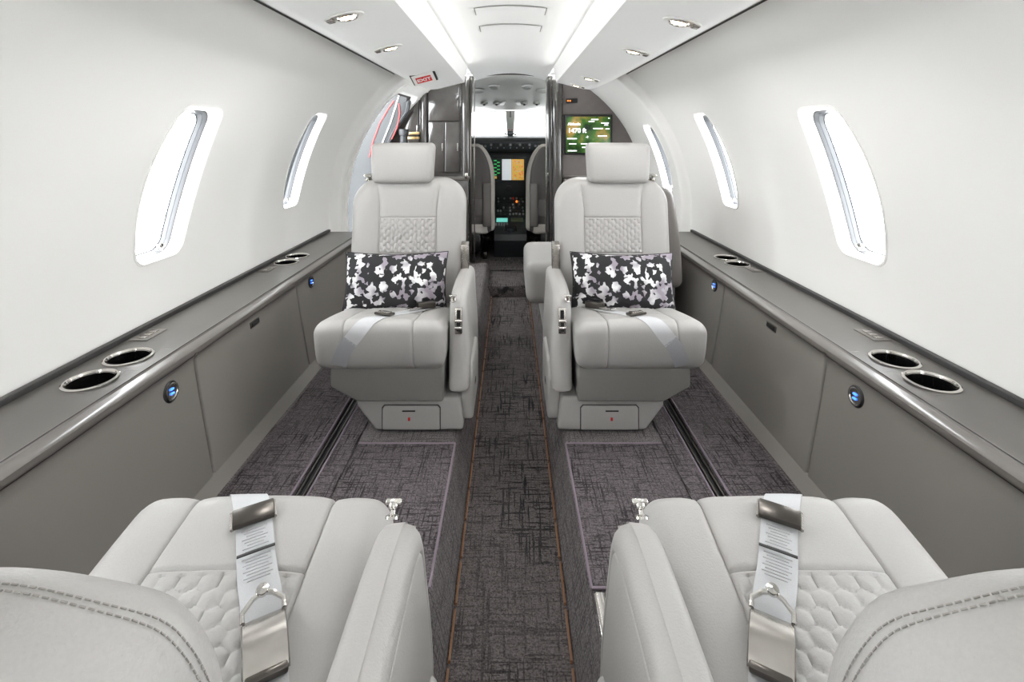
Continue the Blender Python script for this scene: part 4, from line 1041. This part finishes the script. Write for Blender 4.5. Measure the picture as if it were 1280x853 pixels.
    for r_ in range(6):
        y = .20-.035*r_
        for i in range(9):
            x = -.115+.0285*i+random.uniform(-.004, .004); z = on(y)
            m = random.choice(['knob', 'cockpit2', 'knob', 'cockpit2', 'black', 'dispgreen' if r_ == 0 else 'knob', 'amber' if (r_ < 2 and i > 5) else 'cockpit2', 'exitred' if (r_ == 0 and i > 3) else 'knob'])
            if random.random() < .5: MB().lathe([(0, 0), (.009, 0), (.008, .014), (0, .015)], (x, y, z), (0, -.5, .85), 10).build('switch_knob', m, cs)
            else: MB().obox((x, y, z+.006), (.009, 0, 0), (0, .008, .005), (0, -.004, .006), .0015).build('switch_cap', m, cs)
    MB().obox((-.075, -.055, on(-.055)+.006), (.05, 0, 0), (0, .035, .0097), (0, -.001, .004), .003).build('radio_screen', 'dispcyan', cs)
    MB().obox((.060, -.055, on(-.055)+.006), (.055, 0, 0), (0, .035, .0097), (0, -.001, .004), .003).build('radio_screen', 'dispdark', cs)
    for i in range(5):
        for j in range(2): MB().obox((-.125+.024*i, -.125-.028*j, on(-.125-.028*j)+.005), (.008, 0, 0), (0, .008, .002), (0, -.001, .005), .0015).build('key_cap', 'knob', cs)
    MB().tube([(-.05, -.23, .22), (-.045, -.225, .262), (.045, -.225, .262), (.05, -.23, .22)], .011, 10).build('throttle_grip', 'black', cs)
    MB().lathe([(0, 0), (.03, 0), (.026, .02), (0, .024)], (0, -.225, .225), (0, -.5, .85), 16).build('trim_wheel', 'cockpit2', cs)
    # yokes
    for s_ in (-1, 1):
        yk = empty('control_yoke', (s_*.42, 4.53, .45), 'black control yoke ahead of the %s pilot seat' % ('entry door side' if s_ < 0 else 'monitor side'), 'yoke')
        MB().tube([(-.14, -.02, .12), (-.15, 0, .05), (-.10, 0, .0), (.10, 0, .0), (.15, 0, .05), (.14, -.02, .12)], .014, 10).build('wheel', 'black', yk); MB().tube([(0, 0, 0), (0, .195, .02)], .02, 10).build('column', 'black', yk)
    # pilot seats
    for s_, dn in ((-1, 'entry door side'), (1, 'monitor side')):
        ps = empty('pilot_seat', (s_*.385, 4.2, -.06), 'grey pilot seat with sheepskin-edged backrest, '+dn, 'seat', 'pilot seats'); T = Tr(s_, 1)
        def taper(x, y, z, o_=0):
            za = z+.58; k_ = math.sqrt(max(.12, 1-.8*clamp((za-.60)/.36, 0, 1)**2.4)); return (x*k_*(1+o_)-.015, y+.06-.05*(za-.3), za)
        V = rgrid(coords(.205, .03, .04), coords(.035, .025, .03), coords(.37, .03, .03), .03, taper); mk('back_shell', V[0], V[1], 'pilot', ps, True, T)
        def tap2(x, y, z): a = taper(x, y, z); return (a[0]*1.06, a[1]+.06, a[2]+.012)
        V = rgrid(coords(.222, .04, .04), coords(.045, .035, .03), coords(.380, .03, .03), .035, tap2); mk('sheepskin', V[0], V[1], 'sheep', ps, True, T)
        MB().box(-.222, -.15, -.02, .03, .27, .64, .015, 3).build('armrest', 'pilot2', ps, T)
        MB().box(-.20, .17, .02, .46, .20, .30, .03, 3).build('seat_cushion', 'sheep', ps, T)
        MB().box(-.17, .15, .0, .045, .36, .50, .006).build('back_pocket', 'pilot', ps, T)
        MB().box(-.13, .13, .02, .40, .05, .2, .01).build('seat_frame', 'black', ps, T)
        for x in (-.17, .13): MB().box(x-.02, x+.02, -.02, .5, 0, .06, .006).build('floor_track', 'darksteel', ps, T)
cockpit()
